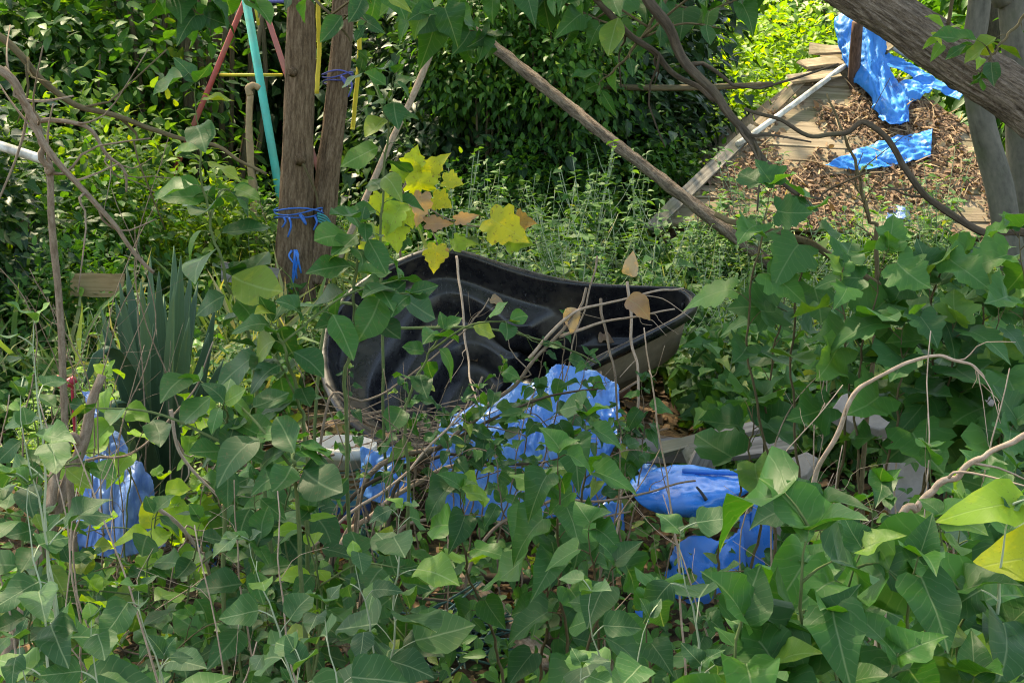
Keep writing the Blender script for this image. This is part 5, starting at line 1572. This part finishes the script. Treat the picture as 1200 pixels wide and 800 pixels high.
# --- broad lobed vine leaves, right middle
family(((905, 215, 3.6, 6), (885, 470, 3.9, 5), (950, 245, 3.7, 6), (985, 320, 3.5, 6), (925, 330, 4.0, 6), (1040, 290, 3.5, 7), (1090, 315, 3.5, 8), (1150, 300, 3.6, 8), (1060, 375, 3.4, 8), (1120, 375, 3.4, 8), (1180, 355, 3.4, 9),
        (1100, 450, 3.5, 7), (1170, 435, 3.4, 8), (1195, 265, 3.5, 8), (1190, 490, 3.2, 8)),
       'lobed_leaf_vine', 'vine', 'vine', 'brownstem', (.12, .175), 'vine shoot with broad lobed leaves', 'vine', start=.66, r0=.005, r1=.0022, pet=.45, flop=.3, face=.7, shrink=.8, jit=.55)
family(((1090, 535, 2.6, 7), (1150, 545, 2.5, 8), (1030, 570, 2.9, 7), (1190, 545, 2.4, 8), (1130, 600, 2.4, 7)),
       'heart_leaf_shrub', 'heart', 'heart', 'stem', (.10, .13), 'mid height shoot with heart leaves', 'shrub', start=.55, r0=.0045, r1=.002, pet=.35, flop=.45, face=.6, shrink=.75)
# --- bramble in front of the pond (small toothed leaves)
family(((590, 425, 4.3, 10), (640, 405, 4.3, 8), (545, 470, 4.2, 9), (690, 415, 4.3, 9), (720, 475, 4.2, 11), (500, 440, 4.2, 7), (752, 445, 4.3, 8), (610, 490, 4.1, 6), (662, 370, 4.5, 5), (700, 500, 4.1, 8), (470, 450, 4.2, 8), (520, 500, 4.0, 8), (580, 520, 4.0, 9), (410, 430, 4.3, 8), (640, 520, 4.0, 8), (560, 455, 4.2, 7)),
       'bramble_shoot', 'poplar', 'oval', 'twig', (.06, .095), 'bramble shoot with small toothed leaves', 'bramble', start=.6, r0=.0035, r1=.0016, pet=.3, flop=.35, face=.7, shrink=.6, side=1, wid=.8)
# --- low mixed layer that hides the soil
CLEAR = ((770, 910, 560, 700), (900, 1065, 450, 560), (85, 185, 450, 550), (395, 440, 480, 530), (430, 690, 690, 800))
def rect_spots(n, x0, x1, y0, y1, d0, d1, nl, rng):
    out = []
    for i in range(n):
        x = rng.uniform(x0, x1); y = rng.uniform(y0, y1)
        if any(a - 25 < x < b + 25 and c - 110 < y < e for a, b, c, e in CLEAR): continue
        k = (y - y0) / (y1 - y0)
        out.append((x, y, d1 + (d0 - d1) * k + rng.uniform(-.15, .15), nl))
    return out
_r = random.Random(77)
family(rect_spots(20, 10, 400, 590, 800, 2.5, 3.7, 8, _r), 'small_leaf_shoot', 'oval', 'oval', 'brownstem', (.055, .085), 'low shoot with small oval leaves', 'shrub', more=1.4, start=.3, r0=.003, r1=.0012, pet=.25, flop=.3, face=.6, shrink=.7, side=2, wid=1.45)
family(rect_spots(16, 460, 860, 600, 790, 2.9, 3.9, 8, _r), 'small_leaf_shoot', 'heart', 'heart', 'brownstem', (.06, .095), 'low shoot with small heart leaves', 'shrub', more=1.4, start=.3, r0=.003, r1=.0012, pet=.3, flop=.4, face=.6, shrink=.7, side=2)
family(rect_spots(14, 880, 1195, 470, 640, 2.6, 3.6, 8, _r), 'small_leaf_shoot', 'heart', 'vine', 'brownstem', (.06, .10), 'low shoot with small soft leaves', 'shrub', more=1.4, start=.35, r0=.003, r1=.0012, pet=.3, flop=.4, face=.6, shrink=.7, side=2)
family(rect_spots(10, 20, 330, 330, 560, 3.6, 5.2, 8, _r), 'small_leaf_shoot', 'poplar', 'cover', 'stem', (.06, .10), 'low bank shoot with rounded leaves', 'shrub', more=1.4, start=.35, r0=.003, r1=.0012, pet=.3, flop=.3, face=.55, shrink=.7, side=2)
family(rect_spots(10, 890, 1195, 300, 440, 4.0, 5.4, 8, _r), 'small_leaf_shoot', 'heart', 'cover', 'stem', (.07, .11), 'weedy shoot with rounded leaves', 'shrub', more=1.4, start=.35, r0=.003, r1=.0012, pet=.3, flop=.3, face=.55, shrink=.7, side=2)
def near_weeds():
    n = 5500; pos = []
    while len(pos) < n:
        b = RN.uniform(2.9, 5.6); a = RN.uniform(-1, 1) * (b * .38 + .15)
        top = .16 + .22 * noise.noise(Vector((a * 1.6, b * 1.6, 21)))
        if top < .03: continue
        pos.append((a, b, gh(a, b) + top * RN.random() ** .5))
    ax = unit(n) + np.array((0, -.2, -.2)); nr = np.array((0, -.3, 1)) + unit(n) * .55
    o = add_mesh('low_weeds', cloud_mesh('low_weeds', 'small', 'cover', pos, ax, nr, NR.uniform(.035, .07, n)))
    tag(o, 'low green weeds sprouting through the leaf litter under the shrubs', 'weeds', kind='stuff')
near_weeds()
# --- thin dry stalks
_s = random.Random(31)
for k in range(64):
    zone = k % 4
    px, py, d = ((_s.uniform(0, 420), _s.uniform(420, 760), _s.uniform(2.2, 4.0)), (_s.uniform(380, 760), _s.uniform(380, 720), _s.uniform(2.8, 4.4)), (_s.uniform(820, 1200), _s.uniform(380, 640), _s.uniform(2.4, 4.4)), (_s.uniform(0, 330), _s.uniform(150, 420), _s.uniform(3.6, 5.2)))[zone]
    b, pts = upright(px, py, d, wob=.10)
    pts[-1] = pts[-1] + Vector((_s.uniform(-.18, .18), _s.uniform(-.1, .1), _s.uniform(-.05, .05)))
    l, g = near(px, py, ('bleached dry stalk', 'thin brown dry stalk')[k % 2])
    branch('dry_stalk', [b] + pts, _s.uniform(.0022, .0042), .0012, ('cane', 'twig')[k % 2], l, 'stalk', _s.randint(2, 5), 5, g, 26, .14, .2)
# --- yellowing vine behind the pond
r = shoot('yellow_vine', g0(480, 400, 6.3), [P(470, 300, 6.2), P(470, 240, 5.9), P(485, 195, 5.6)], 'vine', 'yellow', 'twig', .15, 4, 'yellowing vine with browned leaf edges behind the pond hump', 'vine', None, .6, .007, .003, .3)
for x, y, ax, s in ((470, 240, (-.4, -.2, -.8), .14), (455, 236, (-.8, -.2, -.3), .11), (500, 205, (.5, -.3, .6), .11), (575, 256, (.7, -.3, -.35), .17), (592, 278, (.9, -.2, -.2), .12), (512, 288, (-.1, -.3, -1), .11), (440, 288, (-.6, -.3, -.5), .10),
                    (520, 212, (.9, 0, -.2), .08), (495, 222, (-.2, -.3, .9), .12), (478, 206, (-.6, -.3, .6), .09), (530, 288, (.8, -.3, .3), .09), (462, 262, (.2, -.4, -.9), .12), (508, 232, (.8, -.3, -.4), .09), (486, 196, (.1, -.2, 1), .09), (452, 270, (-.7, -.4, -.5), .10), (600, 262, (.9, -.2, .1), .10)):
    leaf_obj(r, 'vine', 'yellow', P(x, y, 5.5 + RN.uniform(-.08, .1)), ax, (RN.gauss(0, .5), -.9, .6), s)
for x, y, ax, s in ((494, 228, (-.1, -.2, -1), .13), (500, 262, (.95, -.1, .1), .10), (535, 258, (.95, -.1, .25), .09), (520, 292, (-.3, -.2, -.9), .08)):
    leaf_obj(r, 'vine', 'papery', P(x, y, 5.45), ax, (.3, -.9, .3), s, 'withered_leaf', .6)
mbv = MB().tube([P(485, 195, 5.6), P(500, 240, 5.5), P(540, 262, 5.5), P(590, 268, 5.5)], .004, .002, 5, 16)
mbv.build('tendril', M['twig'], r)
for q in ([(485, 195, 5.6), (470, 225, 5.5), (452, 265, 5.5), (440, 292, 5.5)], [(500, 240, 5.5), (505, 265, 5.48), (514, 290, 5.45)]):
    MB().tube([P(*k) for k in q], .0035, .002, 5, 12).build('tendril', M['twig'], r)
# --- papery dead leaves on the cane over the pond
for k, (x, y, ax, s, lab) in enumerate(((668, 360, (.1, -.3, -1), .085, 'papery tan dead leaf hooked on the brown branch over the pond'), (735, 350, (.8, -.3, -.5), .095, 'papery pink brown dead leaf caught on the bowed pale cane'), (735, 322, (.3, -.2, 1), .07, 'curled tan dead leaf at the far pond lip'))):
    o = bpy.data.objects.new('dead_leaf', leaf_meshes('poplar', 'papery')[k])
    X, Y, Z = frame(ax, (.2, -1, .5)); p = P(x, y, 4.36)
    o.matrix_basis = Matrix(((X.x * s, Y.x * s, Z.x * s, p.x), (X.y * s, Y.y * s, Z.y * s, p.y), (X.z * s, Y.z * s, Z.z * s, p.z), (0, 0, 0, 1)))
    COL.objects.link(o); tag(o, lab, 'leaf')
for k, (q, w_) in enumerate(POND_SPOTS):
    o = bpy.data.objects.new('dead_leaf', leaf_meshes('poplar', 'papery' if k % 3 == 0 else 'dead')[k % 12])
    X, Y, Z = frame((RN.gauss(0, 1), RN.gauss(0, .6), 0), PN); s = RN.uniform(.05, .08); p = q + PN * .012
    o.matrix_basis = Matrix(((X.x * s, Y.x * s, Z.x * s, p.x), (X.y * s, Y.y * s, Z.y * s, p.y), (X.z * s, Y.z * s, Z.z * s, p.z), (0, 0, 0, 1)))
    COL.objects.link(o)
    tag(o, ('fallen leaf lying on the inner ledge of the black pond', 'fallen leaf lying on the floor of the black pond')[w_], 'leaf', ('leaves on the pond ledge', 'leaves on the pond floor')[w_])
# --- overhanging leafy branches at the top
def overhang(pts, kind, mat, size, nl, label, face=.5, smat='brownstem', side=3):
    p = [P(*q) for q in pts]
    shoot('overhanging_branch', p[0], p[1:], kind, mat, smat, size, nl, label, 'branch', None, .12, .008, .003, .3, flop=.75, face=face, shrink=.8, jit=.5, side=side)
overhang([(380, -90, 5.6), (460, 0, 5.4), (530, 30, 5.2), (570, 40, 5.1)], 'heart', 'heart', .14, 11, 'leafy branch hanging over the upper end of the rough pole')
overhang([(560, -120, 5.0), (620, -30, 5.0), (680, 15, 4.9), (760, 40, 4.8)], 'heart', 'heart', .125, 14, 'leafy branch drooping above the dark thicket')
overhang([(820, -120, 4.8), (790, -20, 4.7), (740, 60, 4.6), (700, 100, 4.6)], 'oval', 'oval', .12, 10, 'twig with hanging pale leaves in front of the dark thicket')
overhang([(1000, -150, 5.2), (930, -60, 5.1), (870, -5, 5.0), (800, 25, 5.0)], 'heart', 'heart', .12, 12, 'leafy bough hanging over the sunlit hedge left of the post')
overhang([(300, -120, 4.6), (330, -40, 4.6), (380, 10, 4.5), (420, 60, 4.5)], 'oval', 'oval', .10, 4, 'leafy twig hanging across both trunks of the twin tree')
overhang([(120, -120, 4.2), (160, -50, 4.2), (200, -5, 4.2), (240, 20, 4.2)], 'heart', 'heart', .11, 9, 'leafy twig drooping over the brown hazel stems')
overhang([(1260, -60, 5.6), (1200, 20, 5.6), (1170, 55, 5.5), (1150, 85, 5.5)], 'oval', 'oval', .16, 5, 'leafy spray drooping over the leaning trunk', side=1)

# ------------------------------------------------------------------ spiky plant
def yucca():
    b = onground(185, 560); b = g0(192, 520, 4.75); b.z += .03
    root = empty('yucca', b, 'spiky plant with long stiff grey green blades beside the faded tarpaulin', 'plant')
    tips = [(148, 312, 4.9), (204, 288, 4.95), (212, 300, 4.7), (192, 345, 5.0), (232, 330, 4.9), (120, 385, 4.6), (135, 350, 4.8), (128, 410, 4.5), (165, 330, 4.6), (222, 372, 4.6), (110, 440, 4.55), (142, 408, 4.4), (245, 390, 4.7), (180, 380, 4.5), (262, 420, 4.8), (168, 410, 5.0), (150, 470, 4.35), (235, 450, 4.4), (176, 300, 4.85), (160, 360, 4.7), (205, 330, 4.55), (226, 310, 4.8), (186, 318, 4.6), (140, 330, 4.7), (252, 360, 4.75), (118, 360, 4.75)]
    for i, (x, y, d) in enumerate(tips):
        t = P(x, y, d); n = 14
        c = catmull([b + Vector((0, 0, .0)), b.lerp(t, .5) + Vector((0, 0, .05)), t], n)
        if i in (11, 16): c = catmull([b, b.lerp(t, .6) + Vector((0, 0, .1)), t + Vector((-.03, -.05, .02)), t + Vector((-.10, -.1, -.10))], n)
        t = b + (t - b) * 1.06
        sd = (t - b).cross(Vector((RN.gauss(0, .35), -1, .2))).normalized()
        up = sd.cross(t - b).normalized()
        rows = []
        for k in range(n):
            u = k / (n - 1); wd = .026 * (min(1, .5 + u * 1.4)) * (1 - u ** 5) + .0008
            rows.append([c[k] - sd * wd + up * wd * .7, c[k], c[k] + sd * wd + up * wd * .7])
        o = MB().grid(rows).build('leaf', M['blade'], root)
        solid(o, .003)
yucca()
